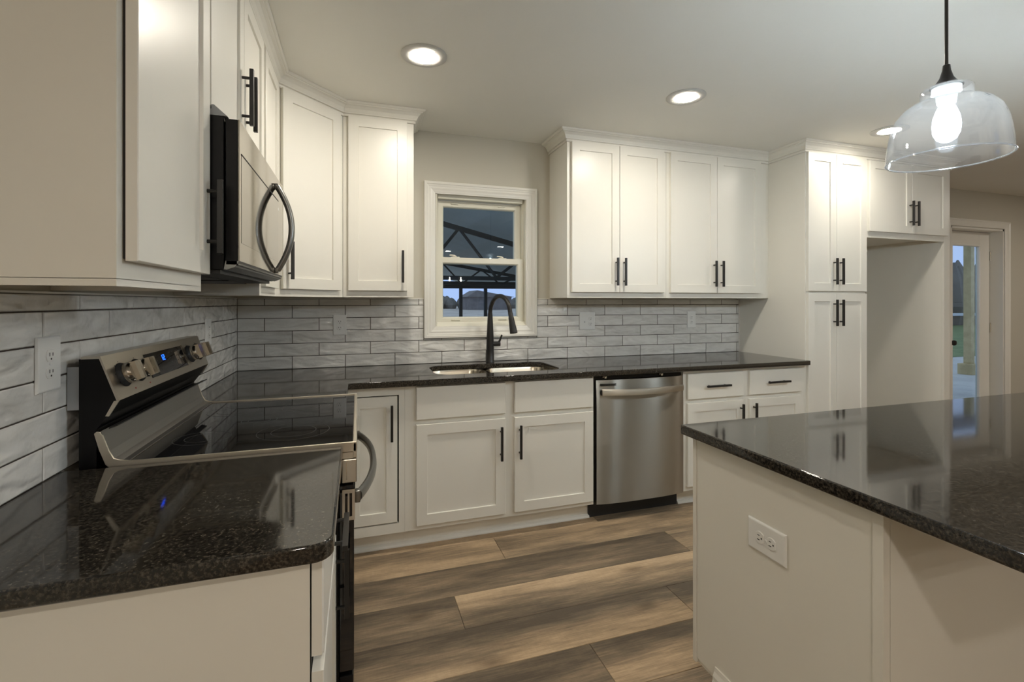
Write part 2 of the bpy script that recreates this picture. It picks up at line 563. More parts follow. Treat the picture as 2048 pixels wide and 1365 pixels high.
# floor: vinyl planks, one mesh, tone stored per plank
PW = .2286
known = {0: 1.418, 1: .551, 2: 1.106, 3: .231, 4: 1.547}
over = {  # (row, nth plank by x-start rounded) -> (bias, gradient): gradient>.5 lighter towards the back
}
bm = BM()
uvl = bm.loops.layers.uv.new('UVMap')
cl = bm.loops.layers.float_color.new('plank')
PL = 1.829
rnd = random.Random(3)
r0 = -3
nrows = int(11.3 / PW) + 4
for r in range(r0, nrows):
    ya = -.632 - PW * r            # far edge
    yb = ya - PW
    ya_, yb_ = min(ya, T), max(yb, YF - .05)
    if ya_ <= yb_: continue
    off = known.get(r, rnd.random() * PL)
    k = -3
    while True:
        xa = off + k * PL; xb = xa + PL
        k += 1
        if xb < -.15: continue
        if xa > XR + .1: break
        bias = rnd.choice([.30, .42, .5, .6, .72]); grad = rnd.choice([.15, .35, .5, .7, .9]); sd = rnd.random()
        cx_ = (xa + xb) / 2
        tbl = {(0, 1.418): (.62, .5), (0, 3.247): (.52, .55), (1, 2.38): (.26, .42), (1, 4.209): (.5, .5), (2, 1.106): (.20, .35),
               (2, 2.935): (.50, 1.0), (3, 2.06): (.40, .06), (3, 3.889): (.25, .4), (4, 1.547): (.28, .42), (4, 3.376): (.48, .15)}
        for (tr_r, tr_x), v_ in tbl.items():
            if tr_r == r and abs(tr_x - xb) < .01: bias, grad = v_
        g = .0007
        xa_, xb_ = max(xa, -.15) + g, min(xb, XR + .15) - g
        ys, ye = ya_ - g, yb_ + g
        b_ = .0012
        ring = lambda i, z: [bm.verts.new((xa_ + i, ye + i, z)), bm.verts.new((xb_ - i, ye + i, z)), bm.verts.new((xb_ - i, ys - i, z)), bm.verts.new((xa_ + i, ys - i, z))]
        lo, hi = ring(0, -.0018), ring(b_, 0)
        fs = [bm.faces.new(hi)] + [bm.faces.new((lo[i], lo[(i + 1) % 4], hi[(i + 1) % 4], hi[i])) for i in range(4)]
        yc = (ya + yb) / 2
        for f in fs:
            for lp in f.loops:
                lp[uvl].uv = (lp.vert.co.x - xa, lp.vert.co.y - yc)
                lp[cl] = (bias, grad, sd, 1)
# sub floor
fs0 = [bm.verts.new(p) for p in ((-.15, YF - .1, -.0022), (XR + .15, YF - .1, -.0022), (XR + .15, T, -.0022), (-.15, T, -.0022))]
f = bm.faces.new(fs0)
for lp in f.loops: lp[cl] = (.0, .5, .5, 1)
struct('floor', bm, M['floor'])

# ------------------------------------------------------------------ tile backsplashes
TW, TH = .308, .0782
def tiles(name, fr, rng, ztop, side, label, cuts):
    """rng=(u0,u1) extent; cuts: list of (u0,u1,z0,z1) left free (window casing)"""
    root = thing(name, fr.p((rng[0] + rng[1]) / 2, 0, ZT), label, 'backsplash')
    bm = BM()
    cl = bm.loops.layers.float_color.new('tile')
    rr = random.Random(11 if side > 0 else 5)
    g = .0018
    def one(u0, u1, z0, z1):
        if u1 - u0 < .006 or z1 - z0 < .006: return
        n0 = len(bm.faces)
        a = rr.random(), rr.random(), rr.random()
        tilt = [(rr.random() - .5) * .0012 for _ in range(4)]
        def ring(i, w_, tl=0):
            c = [(u0 + g + i, z0 + g + i), (u1 - g - i, z0 + g + i), (u1 - g - i, z1 - g - i), (u0 + g + i, z1 - g - i)]
            return [bm.verts.new(fr.p(p[0], w_ + (tilt[q] if tl else 0), p[1])) for q, p in enumerate(c)]
        rs = [ring(0, .002), ring(0, .0058), ring(.0022, .0076, 1)]
        fl = [bm.faces.new(rs[2])]
        for x, y in zip(rs, rs[1:]):
            for i in range(4): fl.append(bm.faces.new((x[i], x[(i + 1) % 4], y[(i + 1) % 4], y[i])))
        for f in fl:
            for lp in f.loops: lp[cl] = (*a, 1)
    for row in range(0, 6):
        # row 0 is the half row on top; row k (1..5) lies between joints k-1 and k
        z1 = ZT + (6 - row) * TH; z0 = z1 - TH
        z1 = min(z1, ztop)
        ph = TW / 2 if row % 2 == 0 else 0.0
        lo, hi = rng
        j = math.floor((min(abs(lo), abs(hi)) - ph) / TW) - 1
        amax = max(abs(lo), abs(hi))
        while True:
            a0 = ph + j * TW; a1 = a0 + TW
            j += 1
            if a1 <= 0: continue
            if a0 >= amax: break
            a0 = max(a0, 0 if lo * hi <= 0 or lo == 0 else min(abs(lo), abs(hi))); a1 = min(a1, amax)
            u0, u1 = (a0, a1) if side > 0 else (-a1, -a0)
            u0 = max(u0, lo); u1 = min(u1, hi)
            pieces = [(u0, u1, z0, z1)]
            for (c0, c1, d0, d1) in cuts:
                nw = []
                for (p0, p1, q0, q1) in pieces:
                    if p1 <= c0 or p0 >= c1 or q1 <= d0 or q0 >= d1: nw.append((p0, p1, q0, q1)); continue
                    if p0 < c0: nw.append((p0, c0, q0, q1))
                    if p1 > c1: nw.append((c1, p1, q0, q1))
                    m0, m1 = max(p0, c0), min(p1, c1)
                    if q0 < d0: nw.append((m0, m1, q0, d0))
                pieces = nw
            for pc in pieces: one(*pc)
    obj('tiles', bm, M['tile'], root)
    bm = BM()
    if cuts:
        c0, c1, d0, d1 = cuts[0]
        box(bm, fr, rng[0], c0, .0002, .0045, ZT, ztop); box(bm, fr, c1, rng[1], .0002, .0045, ZT, ztop); box(bm, fr, c0, c1, .0002, .0045, ZT, d0)
    else:
        box(bm, fr, rng[0], rng[1], .0002, .0045, ZT, ztop)
    obj('grout', bm, M['grout'], root)
    bm = BM()
    if cuts:
        c0, c1, d0, d1 = cuts[0]
        for a, b in ((rng[0], c0), (c1, rng[1])): box(bm, fr, a, b, .0002, .0085, ztop, ztop + .005)
    else:
        box(bm, fr, rng[0], rng[1], .0002, .0085, ztop, ztop + .005)
    obj('edge_trim', bm, M['trim'], root)
    return root
PX = 3.722     # pantry side panel
CX0, CX1, CZ0, CZ1 = 1.112, 1.914, 1.083, 2.135       # window casing, outer
bs = tiles('tile_backsplash', BK, (.008, PX), 1.346, 1, 'glossy off-white tile backsplash behind the sink, running under the window', [(CX0 - .002, CX1 + .002, CZ0 - .002, 9)])
bm = BM()
box(bm, BK, PX - .008, PX - .0005, .0085, .0125, ZT, 1.346)
obj('caulk_bead', bm, M['trim'], bs)
tiles('tile_backsplash', LF, (-2.36, -.0), 1.346, -1, 'glossy off-white tile backsplash on the left wall behind the range', [])

# ------------------------------------------------------------------ kitchen window
win = thing('window_1', ((WX0 + WX1) / 2, 0, WZ0), None, None); win['kind'] = 'structure'
# casing: picture frame profile, mitred
def frame_sweep(bm, fr, u0, u1, z0, z1, prof, sides=4):
    """prof: list of (inset from outer edge, w). mitred loop round the opening"""
    rings = []
    for ins, w_ in prof:
        rings.append([fr.p(u0 + ins, w_, z0 + ins), fr.p(u1 - ins, w_, z0 + ins), fr.p(u1 - ins, w_, z1 - ins), fr.p(u0 + ins, w_, z1 - ins)])
    vr = [[bm.verts.new(p) for p in r] for r in rings]
    m = len(vr)
    for k in range(m):
        a, b = vr[k], vr[(k + 1) % m]
        for i in range(4): bm.faces.new((a[i], a[(i + 1) % 4], b[(i + 1) % 4], b[i]))
bm = BM()
frame_sweep(bm, BK, CX0, CX1, CZ0, CZ1, [(0, .0), (0, .021), (.003, .024), (.016, .024), (.019, .020), (.027, .019), (.034, .016), (.044, .0165), (.056, .012), (.066, .010), (.072, .0075), (.0775, .007), (.0785, .0)])
obj('casing', bm, M['trim'], win)
# jamb liner, cream vinyl, with a stepped head
bm = BM()
frame_sweep(bm, WD, WX0 - .002, WX1 + .002, WZ0 - .002, WZ1 + .002, [(0, 0.0), (.0, .15), (.030, .15), (.030, .085), (.022, .085), (.022, .045), (.012, .045), (.012, .0)])
box(bm, WD, WX0 + .02, WX1 - .02, .03, .085, WZ1 - .045, WZ1 - .01, .002)
# sloped sill
prism(bm, WD, [(0.0, WZ0 + .0), (.075, WZ0 + .0), (.075, WZ0 + .042), (.028, WZ0 + .036), (.0, WZ0 + .012)], WX0 + .008, WX1 - .008)
obj('jamb_liner', bm, M['vinyl'], win)
def sash(x0, x1, z0, z1, y0, y1, sw, name, tr=None):
    bm = BM()
    frame_sweep(bm, WD, x0, x1, z0, z1, [(0, y0), (0, y1), (sw, y1), (sw, (y0 + y1) / 2 + .004), (sw - .004, y0 + .006), (sw - .008, y0 + .001), (sw - .012, y0)])
    s = obj(name, bm, M['vinyl'], win)
    bm = BM(); box(bm, WD, x0 + sw - .006, x1 - sw + .006, (y0 + y1) / 2, (y0 + y1) / 2 + .004, z0 + sw - .006, z1 - sw + .006)
    obj('pane', bm, M['pane'], s)
    return s
ls = sash(1.206, 1.828, 1.178, 1.634, .040, .072, .046, 'lower_sash')
us = sash(1.214, 1.820, 1.590, 2.030, .078, .108, .046, 'upper_sash')
for x in (1.335, 1.675):
    bm = BM()      # cam lock: base, keeper and lever
    box(bm, WD, x - .03, x + .03, .044, .068, 1.634, 1.6395, .002)
    lathe(bm, (x - .004, .056, 1.6395), [(.014, 0), (.014, .006), (.010, .009), (0.001, .0095)], 20)
    tube(bm, [(x - .004, .052, 1.647), (x - .022, .045, 1.649), (x - .042, .040, 1.649)], [.006, .005, .004], 8)
    obj('sash_lock', bm, M['vinyl'], ls)
    bm = BM(); box(bm, WD, x - .025, x + .025, .069, .0775, 2.006, 2.013, .001); obj('tilt_latch', bm, M['vinyl'], us)
for x in (1.335, 1.67):
    bm = BM(); prism(bm, WD, [(.0405, 1.196), (.032, 1.201), (.030, 1.2045), (.0405, 1.2045)], x - .03, x + .03); obj('lift_rail', bm, M['vinyl'], ls)

# ------------------------------------------------------------------ patio door
dr = thing('door_1', ((DX0 + DX1) / 2, .1, 0), None, None); dr['kind'] = 'structure'
bm = BM()
cas = [(0, 0), (0, .014), (.006, .02), (.014, .02), (.020, .016), (.052, .013), (.066, .011), (.074, .007), (.076, 0)]
def leg_casing(bm, fr, u_out, sgn, z0, z1c):
    """vertical casing leg; u_out outer edge, sgn towards opening"""
    a = [bm.verts.new(fr.p(u_out + sgn * i, w_, z0)) for i, w_ in cas]
    b = [bm.verts.new(fr.p(u_out + sgn * i, w_, z1c - i)) for i, w_ in cas]
    n = len(cas)
    for k in range(n): bm.faces.new((a[k], a[(k + 1) % n], b[(k + 1) % n], b[k]))
    bm.faces.new(a); bm.faces.new(b)
DO0, DO1, DOZ = DX0 - .08, DX1 + .08, DZ1 + .078
leg_casing(bm, BK, DO0, 1, 0, DOZ); leg_casing(bm, BK, DO1, -1, 0, DOZ)
a = [bm.verts.new(BK.p(DO0 + i, w_, DOZ - i)) for i, w_ in cas]
b = [bm.verts.new(BK.p(DO1 - i, w_, DOZ - i)) for i, w_ in cas]
for k in range(len(cas)): bm.faces.new((a[k], a[(k + 1) % len(cas)], b[(k + 1) % len(cas)], b[k]))
obj('casing', bm, M['trim'], dr)
bm = BM()
box(bm, WD, DX0 - .004, DX0 + .018, 0.0, T, 0, DZ1); box(bm, WD, DX1 - .018, DX1 + .004, 0.0, T, 0, DZ1)
box(bm, WD, DX0, DX1, 0.0, T, DZ1 - .02, DZ1 + .004); box(bm, WD, DX0, DX1, .03, T + .03, 0, .025)
box(bm, WD, DX1 - .03, DX1 - .018, .152, .165, .02, DZ1 - .02)
obj('jamb', bm, M['trim'], dr)
lx0, lx1, lz0, lz1, ly0, ly1 = DX0 + .022, DX1 - .022, .03, DZ1 - .024, .112, .152
gx0, gx1, gz0, gz1 = lx0 + .190, lx1 - .158, .26, 1.93
bm = BM()
box(bm, WD, lx0, gx0, ly0, ly1, lz0, lz1, .001); box(bm, WD, gx1, lx1, ly0, ly1, lz0, lz1, .001)
box(bm, WD, gx0, gx1, ly0, ly1, lz0, gz0, .001); box(bm, WD, gx0, gx1, ly0, ly1, gz1, lz1, .001)
frame_sweep(bm, WD, gx0 - .012, gx1 + .012, gz0 - .012, gz1 + .012, [(0, ly0 + .002), (.003, ly0 - .006), (.018, ly0 - .006), (.024, ly0 + .004), (.024, ly0 + .02), (0, ly0 + .02)])
leaf = obj('door_leaf', bm, M['trim'], dr)
bm = BM(); box(bm, WD, gx0 - .005, gx1 + .005, .130, .136, gz0 - .005, gz1 + .005); obj('pane', bm, M['pane'], leaf)
bm = BM()
lathe(bm, (lx0 + .128, ly0, .905), [(.032, 0), (.032, .006), (.011, .010), (.011, .034), (.024, .042), (.029, .056), (.024, .068), (.001, .072)], 24, (0, -1, 0), True, True)
obj('door_knob', bm, M['black'], leaf, True)
for z in (1.82, 1.05, .25):
    bm = BM(); tube(bm, [(lx1 + .008, ly0 - .006, z - .05), (lx1 + .008, ly0 - .006, z + .05)], .007, 10)
    box(bm, WD, lx1 + .004, lx1 + .024, ly0 - .004, ly0 - .001, z - .05, z + .05)
    obj('hinge', bm, M['steel_sm'], leaf)

# baseboard right of the door
bm = BM(); prism(bm, BK, [(0, 0), (.014, 0), (.014, .10), (.008, .125), (0, .13)], DO1, XR); struct('baseboard_back', bm, M['trim'])

# ------------------------------------------------------------------ crown moulding
crown_prof = [(0, -.075), (.009, -.075), (.011, -.071), (.010, -.065), (.005, -.063), (.006, -.059), (.016, -.057), (.018, -.051), (.020, -.048), (.026, -.034), (.038, -.022), (.050, -.018), (.051, -.014), (.058, -.013), (.062, -.008), (.064, -.001), (0, -.001)]
def crown(poly, label):
    """poly: plan polyline of cabinet faces; room is on the right side of travel"""
    pts = [Vector((x, y)) for x, y in poly]
    segs = [(b - a).normalized() for a, b in zip(pts, pts[1:])]
    nr = [Vector((d.y, -d.x)) for d in segs]
    rings = []
    for i, p in enumerate(pts):
        if i == 0: m_ = nr[0]
        elif i == len(pts) - 1: m_ = nr[-1]
        else:
            m_ = (nr[i - 1] + nr[i]); m_ = m_ / (m_.dot(nr[i]))
        rings.append([Vector((p.x + m_.x * o, p.y + m_.y * o, ZC + h)) for o, h in crown_prof])
    bm = BM(); rings_loft(bm, rings)
    c = sum((Vector(r[0]) for r in rings), Vector()) / len(rings)
    o = obj('crown_moulding', bm, M['cab'], loc=c)
    return tag(o, label, 'crown moulding')
# (travel so that the room lies to the right)
crown([(.001, -2.246), (.305, -2.246), (.305, -.61), (.61, -.305), (1.012, -.305), (1.012, -.001)], 'white crown moulding over the left wall and corner upper cabinets')
crown([(2.018, -.001), (2.018, -.305), (PX, -.305), (PX, -.625), (5.26, -.625), (5.26, -.001)], 'white crown moulding over the right upper cabinets and pantry')

# ------------------------------------------------------------------ upper cabinets
def carcass(bm, fr, u0, u1, d, z0, z1, rec=.012, ft=.018):
    """box with a slightly recessed underside inside a face frame"""
    box(bm, fr, u0, u1, .001, d, z0 + rec, z1)                          # body
    box(bm, fr, u0, u1, d - .02, d, z0, z0 + rec + .001)                 # bottom rail lip
    box(bm, fr, u0, u0 + ft, .001, d - .02, z0, z0 + rec + .001); box(bm, fr, u1 - ft, u1, .001, d - .02, z0, z0 + rec + .001)
ZT2 = ZC - .072   # cabinets stop under the crown
def upper(fr, u0, u1, d, z0, label, doors, wf=None, z1=ZC - .0755):
    root = thing('wall_cabinet', fr.p((u0 + u1) / 2, 0, z0), label, 'cabinet')
    bm = BM(); carcass(bm, fr, u0, u1, d, z0, z1)
    obj('body', bm, M['cab'], root)
    for (a, b, za, zb, pu, pz) in doors: door(root, fr, a, b, za, zb, d + .0005, pu, pz)
    return root
# near cabinet on the left wall
c = upper(LF, -2.246, -1.790, .305, ZU, 'tall white wall cabinet nearest the camera, left of the microwave', [])
bm = BM(); shaker(bm, LF, -2.226, -1.800, 1.398, ZD, .3100, .0185)
d = obj('door', bm, M['cab'], c); pull(d, LF, -1.826, 1.545, .3285)
bm = BM(); box(bm, LF, -2.2225, -1.805, .3045, .3102, 1.402, ZD - .004); obj('hinge_gap_shade', bm, M['gap'], c)  # near-black sheet paints the shade behind the slightly open door
# over the microwave
upper(LF, -1.788, -1.018, .305, 1.835, 'short white two-door wall cabinet above the microwave', [(-1.778, -1.396, 1.846, ZD, -1.426, 2.012), (-1.393, -1.030, 1.846, ZD, -1.363, 2.012)])
# narrow one
upper(LF, -1.016, -.612, .305, ZU, 'narrow white wall cabinet between the microwave and the corner cabinet', [(-.985, -.640, 1.392, ZD, None, None)])
# diagonal corner
DG = Fr((.305, -.61, 0), (1, 1), (1, -1))
dl = .305 * math.sqrt(2)
root = thing('corner_wall_cabinet', (.3, -.3, ZU), 'white diagonal corner wall cabinet with one tall door', 'cabinet')
bm = BM()
poly_prism(bm, [(.001, -.001), (.001, -.611), (.305, -.611), (.61, -.305), (.61, -.001)], ZU + .012, ZC - .0755)
box(bm, DG, 0.0, dl, -.02, 0.0, ZU, ZU + .013)
obj('body', bm, M['cab'], root)
door(root, DG, .028, dl - .030, 1.392, ZD, .0005, .060, 1.535)
# right of corner
upper(BK, .612, 1.012, .305, ZU, 'white one-door wall cabinet left of the window', [(.640, .972, 1.392, ZD, .945, 1.535)])
# right of the window
upper(BK, 2.018, 2.790, .305, ZU, 'white two-door wall cabinet right of the window', [(2.046, 2.4035, 1.392, ZD, 2.374, 1.533), (2.4065, 2.764, 1.392, ZD, 2.436, 1.533)])
upper(BK, 2.792, PX - .0005, .305, ZU, 'white two-door wall cabinet beside the tall pantry', [(2.818, 3.2205, 1.392, ZD, 3.190, 1.533), (3.2235, 3.632, 1.392, ZD, 3.254, 1.533)])

# pantry
PF = .625
root = thing('pantry_cabinet', ((PX + 4.31) / 2, 0, 0), 'tall white pantry cabinet with four doors right of the counter', 'cabinet')
bm = BM()
box(bm, BK, PX, 4.31, .001, PF, .105, ZC - .0755)
box(bm, BK, PX, 4.31, .001, PF - .07, 0, .105)
obj('body', bm, M['cab'], root)
mid = 3.999
for (a, b, pu) in ((PX + .008, mid - .0015, mid - .030), (mid + .0015, 4.302, mid + .030)):
    door(root, BK, a, b, 1.404, ZD - .004, PF + .0005, pu, 1.547)
    door(root, BK, a, b, .12, 1.388, PF + .0005, pu, 1.248)
# over the fridge
root = thing('wall_cabinet', (4.78, 0, 1.81), 'white two-door cabinet over the empty refrigerator alcove', 'cabinet')
bm = BM(); box(bm, BK, 4.3105, 5.1895, .001, PF, 1.838, ZC - .0755); box(bm, BK, 4.3105, 5.1895, PF - .02, PF, 1.812, 1.839)
box(bm, BK, 4.3105, 5.1895, .001, .02, 1.79, 1.839)
obj('body', bm, M['cab'], root)
door(root, BK, 4.334, 4.7885, 1.857, ZD - .010, PF + .0005, 4.760, 2.010)
door(root, BK, 4.7915, 5.205, 1.857, ZD - .010, PF + .0005, 4.820, 2.010)
# end panel
bm = BM(); box(bm, BK, 5.190, 5.204, .001, PF - .02, 0, ZC - .0755); box(bm, BK, 5.246, 5.26, .001, PF - .02, 0, ZC - .0755); box(bm, BK, 5.190, 5.26, PF - .02, PF, 0, ZC - .0755, .001)
tag(obj('end_panel', bm, M['cab'], loc=(5.225, -.31, 0)), 'tall white end panel closing the refrigerator alcove beside the patio door', 'cabinet panel')

# ------------------------------------------------------------------ base cabinets
BF = .625          # face plane
TK = .555          # toe-kick plane
def base(fr, u0, u1, label, name='base_cabinet', toe=True, loc=None, hollow=False):
    root = thing(name, loc or fr.p((u0 + u1) / 2, .3, 0), label, 'cabinet')
    bm = BM()
    if hollow:
        poly = [(.001, .104), (BF, .104), (BF, ZB - .001), (BF - .019, ZB - .001), (BF - .019, .123), (.001, .123)]
        prism(bm, fr, poly, u0, u1)
        box(bm, fr, u0, u0 + .018, .001, BF - .001, .105, ZB - .001); box(bm, fr, u1 - .018, u1, .001, BF - .001, .105, ZB - .001)
    else:
        box(bm, fr, u0, u1, .001, BF, .104, ZB - .001)
    obj('body', bm, M['cab'], root)
    if toe:
        bm = BM(); box(bm, fr, u0, u1, .02, TK, 0, .104); obj('toe_kick', bm, M['cab'], root)
        bm = BM(); prism(bm, fr, [(TK, 0), (TK + .019, 0), (TK + .019, .006), (TK + .014, .014), (TK + .006, .019), (TK, .020)], u0, u1); obj('shoe_moulding', bm, M['trim'], root)
    return root
# corner base: face from the range to .93, inset door with dark reveal
root = thing('corner_base_cabinet', (.45, -.4, 0), 'white corner base cabinet with inset door beside the range', 'cabinet')
bm = BM()
poly_prism(bm, [(.001, -.001), (.001, -.985), (.600, -.985), (.600, -.602), (.930, -.602), (.930, -.001)], .104, ZB - .001)
box(bm, BK, .900, .930, .60, BF, .104, ZB - .001); box(bm, BK, .600, .900, .60, BF, .834, ZB - .001); box(bm, BK, .600, .900, .60, BF, .104, .154)
box(bm, BK, .600, .640, .60, BF, .154, .834)
obj('body', bm, M['cab'], root)
bm = BM(); box(bm, BK, .640, .900, .601, .606, .154, .834); obj('shadow_gap', bm, M['gap'], root)
door(root, BK, .645, .892, .161, .828, .606, .862, .690)
bm = BM(); box(bm, BK, .600, .930, .02, TK, 0, .104); obj('toe_kick', bm, M['cab'], root)
bm = BM(); prism(bm, BK, [(TK, 0), (TK + .019, 0), (TK + .019, .006), (TK + .014, .014), (TK + .006, .019), (TK, .020)], .600, .930); obj('shoe_moulding', bm, M['trim'], root)
# sink base
root = base(BK, .9305, 2.046, 'wide white sink base cabinet with two doors under two false drawer fronts', 'sink_base_cabinet', hollow=True)
for (a, b, pu) in ((.989, 1.485, 1.456), (1.540, 2.036, 1.568)):
    bm = BM(); slab_front(bm, BK, a, b, .697, .872, BF + .0005); obj('false_drawer_front', bm, M['cab'], root)
    door(root, BK, a, b, .131, .671, BF + .0005, pu, .535)
# drawers and doors right of the dishwasher
root = base(BK, 2.690, PX - .001, 'white base cabinet with two drawers and two doors right of the dishwasher')
drawer(root, BK, 2.712, 3.158, .697, .862, BF + .0005); drawer(root, BK, 3.211, 3.668, .697, .862, BF + .0005)
door(root, BK, 2.712, 3.158, .134, .671, BF + .0005, 3.130, .552); door(root, BK, 3.211, 3.664, .134, .671, BF + .0005, 3.240, .552)
# near base on the left wall
root = thing('base_cabinet', (.3, -2.06, 0), 'white base cabinet with blank end panel in the left foreground', 'cabinet')
bm = BM()
box(bm, LF, -2.318, -1.775, .001, .610, .104, ZB - .001)
box(bm, LF, -2.318, -1.775, .02, .54, 0, .104)
obj('body', bm, M['cab'], root)
bm = BM(); box(bm, LF, -2.322, -2.318, .575, .613, 0.0, ZB - .001); obj('corner_stile', bm, M['cab'], root)
bm = BM(); box(bm, LF, -2.30, -1.79, .6095, .613, .12, .868); obj('shadow_gap', bm, M['gap'], root)
bm = BM(); slab_front(bm, LF, -2.306, -1.786, .700, .868, .6145); d = obj('drawer', bm, M['cab'], root)
pull(d, LF, -1.93, .745, .6345, False)
bm = BM(); shaker(bm, LF, -2.306, -1.786, .131, .672, .6145); d = obj('door', bm, M['cab'], root)
pull(d, LF, -1.815, .545, .6345, True)

# ------------------------------------------------------------------ countertops (outline curves with rounded corners)
def rounded(poly, radii, seg=6):
    out = []
    n = len(poly)
    for i in range(n):
        p0, p, p1 = Vector(poly[i - 1]), Vector(poly[i]), Vector(poly[(i + 1) % n])
        r = radii[i] if isinstance(radii, (list, tuple)) else radii
        if r <= 0: out.append(tuple(p)); continue
        a = (p0 - p).normalized(); b = (p1 - p).normalized()
        s, e = p + a * r, p + b * r
        c = p + a * r + b * r
        for k in range(seg + 1):
            t = k / seg
            ang = t * PI / 2
            out.append(tuple(c - b * r * math.cos(ang) - a * r * math.sin(ang)))
    return out
def slab(name, outer, holes, z0, z1, bev, m, label, cat, loc):
    cu = bpy.data.curves.new('tmp', 'CURVE'); cu.dimensions = '2D'; cu.fill_mode = 'BOTH'
    cu.extrude = (z1 - z0) / 2 - bev; cu.bevel_depth = bev; cu.bevel_resolution = 2; cu.offset = -bev
    for lp in [outer] + holes:
        sp = cu.splines.new('POLY'); sp.points.add(len(lp) - 1); sp.use_cyclic_u = True
        for q, pnt in zip(sp.points, lp): q.co = (pnt[0], pnt[1], 0, 1)
    o = bpy.data.objects.new('tmp', cu); COL.objects.link(o)
    dg = bpy.context.evaluated_depsgraph_get()
    me = bpy.data.meshes.new_from_object(o.evaluated_get(dg))
    bpy.data.objects.remove(o)
    bm = BM(); bm.from_mesh(me); bpy.data.meshes.remove(me)
    bmesh.ops.remove_doubles(bm, verts=bm.verts, dist=.00005)
    bmesh.ops.translate(bm, vec=(0, 0, (z0 + z1) / 2), verts=bm.verts)
    return tag(obj(name, bm, m, loc=loc), label, cat)
SX0, SX1, SY0, SY1 = 1.118, 1.895, -.525, -.135
SM = 1.478
hole = rounded([(SX0, SY0), (SX1, SY0), (SX1, SY1), (SX0, SY1)], [.09, .09, .09, .09], 8)
slab('countertop', rounded([(.001, -.001), (.001, -.999), (.648, -.999), (.648, -.668), (PX - .001, -.668), (PX - .001, -.001)], [0, 0, .003, .012, 0, 0]), [hole], ZB, ZT, .004, M['granite'],
     'dark speckled granite countertop running from the range corner to the pantry', 'countertop', (1.8, -.33, ZB))
slab('countertop', rounded([(.001, -2.345), (.652, -2.345), (.652, -1.772), (.001, -1.772)], [0, .035, .004, 0]), [], ZB, ZT, .005, M['granite'],
     'short dark granite countertop in the left foreground before the range', 'countertop', (.32, -2.06, ZB))
slab('countertop', rounded([(1.726, -2.80), (4.20, -2.80), (4.20, -1.860), (1.726, -1.860)], [.012, .02, .02, .005]), [], ZB, ZT, .005, M['granite'],
     'large dark granite island countertop with overhang in the right foreground', 'countertop', (2.9, -2.33, ZB))

# ------------------------------------------------------------------ sink
sk = thing('kitchen_sink', (1.5, -.33, ZB - .2), 'undermount stainless double-bowl sink below the window', 'sink')
def bowl(x0, x1, y0, y1, zt, zb, rad):
    bm = BM()
    def ring(ins, z, r):
        pts = rounded([(x0 + ins, y0 + ins), (x1 - ins, y0 + ins), (x1 - ins, y1 - ins), (x0 + ins, y1 - ins)], r, 8)
        return [Vector((p[0], p[1], z)) for p in pts]
    rings_loft(bm, [ring(-.018, zt - .003, rad), ring(-.018, zt, rad), ring(0, zt, rad), ring(.004, zt - .012, rad), ring(.012, zb + .04, rad), ring(.022, zb + .012, rad - .01), ring(.05, zb, rad - .02)], False, True)
    return bm
zs = ZB - .0005
b1 = obj('bowl', bowl(SX0 - .004, SM - .012, SY0 + .004, SY1 + .004, zs, zs - .20, .085), M['steel_sink'], sk, True)
b2 = obj('bowl', bowl(SM + .012, SX1 + .004, SY0 + .004, SY1 + .004, zs, zs - .20, .085), M['steel_sink'], sk, True)
for b_, x in ((b1, 1.295), (b2, 1.69)):
    bm = BM(); lathe(bm, (x, -.33, zs - .1995), [(.055, 0), (.055, .002), (.042, .001), (.038, -.006), (.001, -.006)], 24); obj('drain', bm, M['steel_sm'], b_, True)
    b_.modifiers.new('solid', 'SOLIDIFY').thickness = .0015

# ------------------------------------------------------------------ faucet
fx, fy = 1.548, -.085
fa = thing('kitchen_faucet', (fx, fy, ZT), 'tall matte black gooseneck faucet behind the sink', 'faucet')
dirv = Vector((.36, -.93, 0)).normalized()
bm = BM()
lathe(bm, (fx, fy, ZT), [(.0285, 0), (.0285, .006), (.0272, .008), (.0262, .10), (.0235, .19), (.0195, .27), (.0165, .335)], 28, cap0=True, cap1=True)
obj('body', bm, M['black'], fa, True)
bm = BM()
R_ = .108; z0 = ZT + .335
pts = [Vector((fx, fy, z0 - .01))]
for k in range(0, 23):
    a = PI * k / 22 * .93
    pts.append(Vector((fx, fy, z0)) + dirv * (R_ - R_ * math.cos(a)) + Vector((0, 0, R_ * 1.08 * math.sin(a))))
pts.append(pts[-1] + (pts[-1] - pts[-2]).normalized() * .022)
tube(bm, pts, .0145, 16)
obj('spout', bm, M['black'], fa, True)
e0 = pts[-1]; ed = (pts[-1] - pts[-2]).normalized()
bm = BM(); lathe(bm, e0 - ed * .004, [(.0145, 0), (.0155, .004), (.0155, .025), (.0175, .032), (.0185, .05), (.0245, .128), (.0245, .134), (.018, .136)], 24, ed, True, True)
hd = obj('spray_head', bm, M['black'], fa, True)
bm = BM()
sd = ed.cross(dirv).normalized(); bk = ed.cross(sd).normalized()
if bk.dot(dirv) > 0: bk = -bk
c_ = e0 + ed * .065 + bk * .018
tube(bm, [c_ - ed * .02, c_ + ed * .02], .006, 8); obj('spray_button', bm, M['rubber'], hd)
hz = ZT + .128
bm = BM()
tube(bm, [(fx + .01, fy - .004, hz), (fx + .068, fy - .012, hz)], .0165, 20)
tube(bm, [(fx + .058, fy - .012, hz + .008), (fx + .068, fy - .016, hz + .032), (fx + .078, fy - .020, hz + .062)], [.0085, .0065, .0055], 10)
obj('lever_handle', bm, M['black'], fa, True)

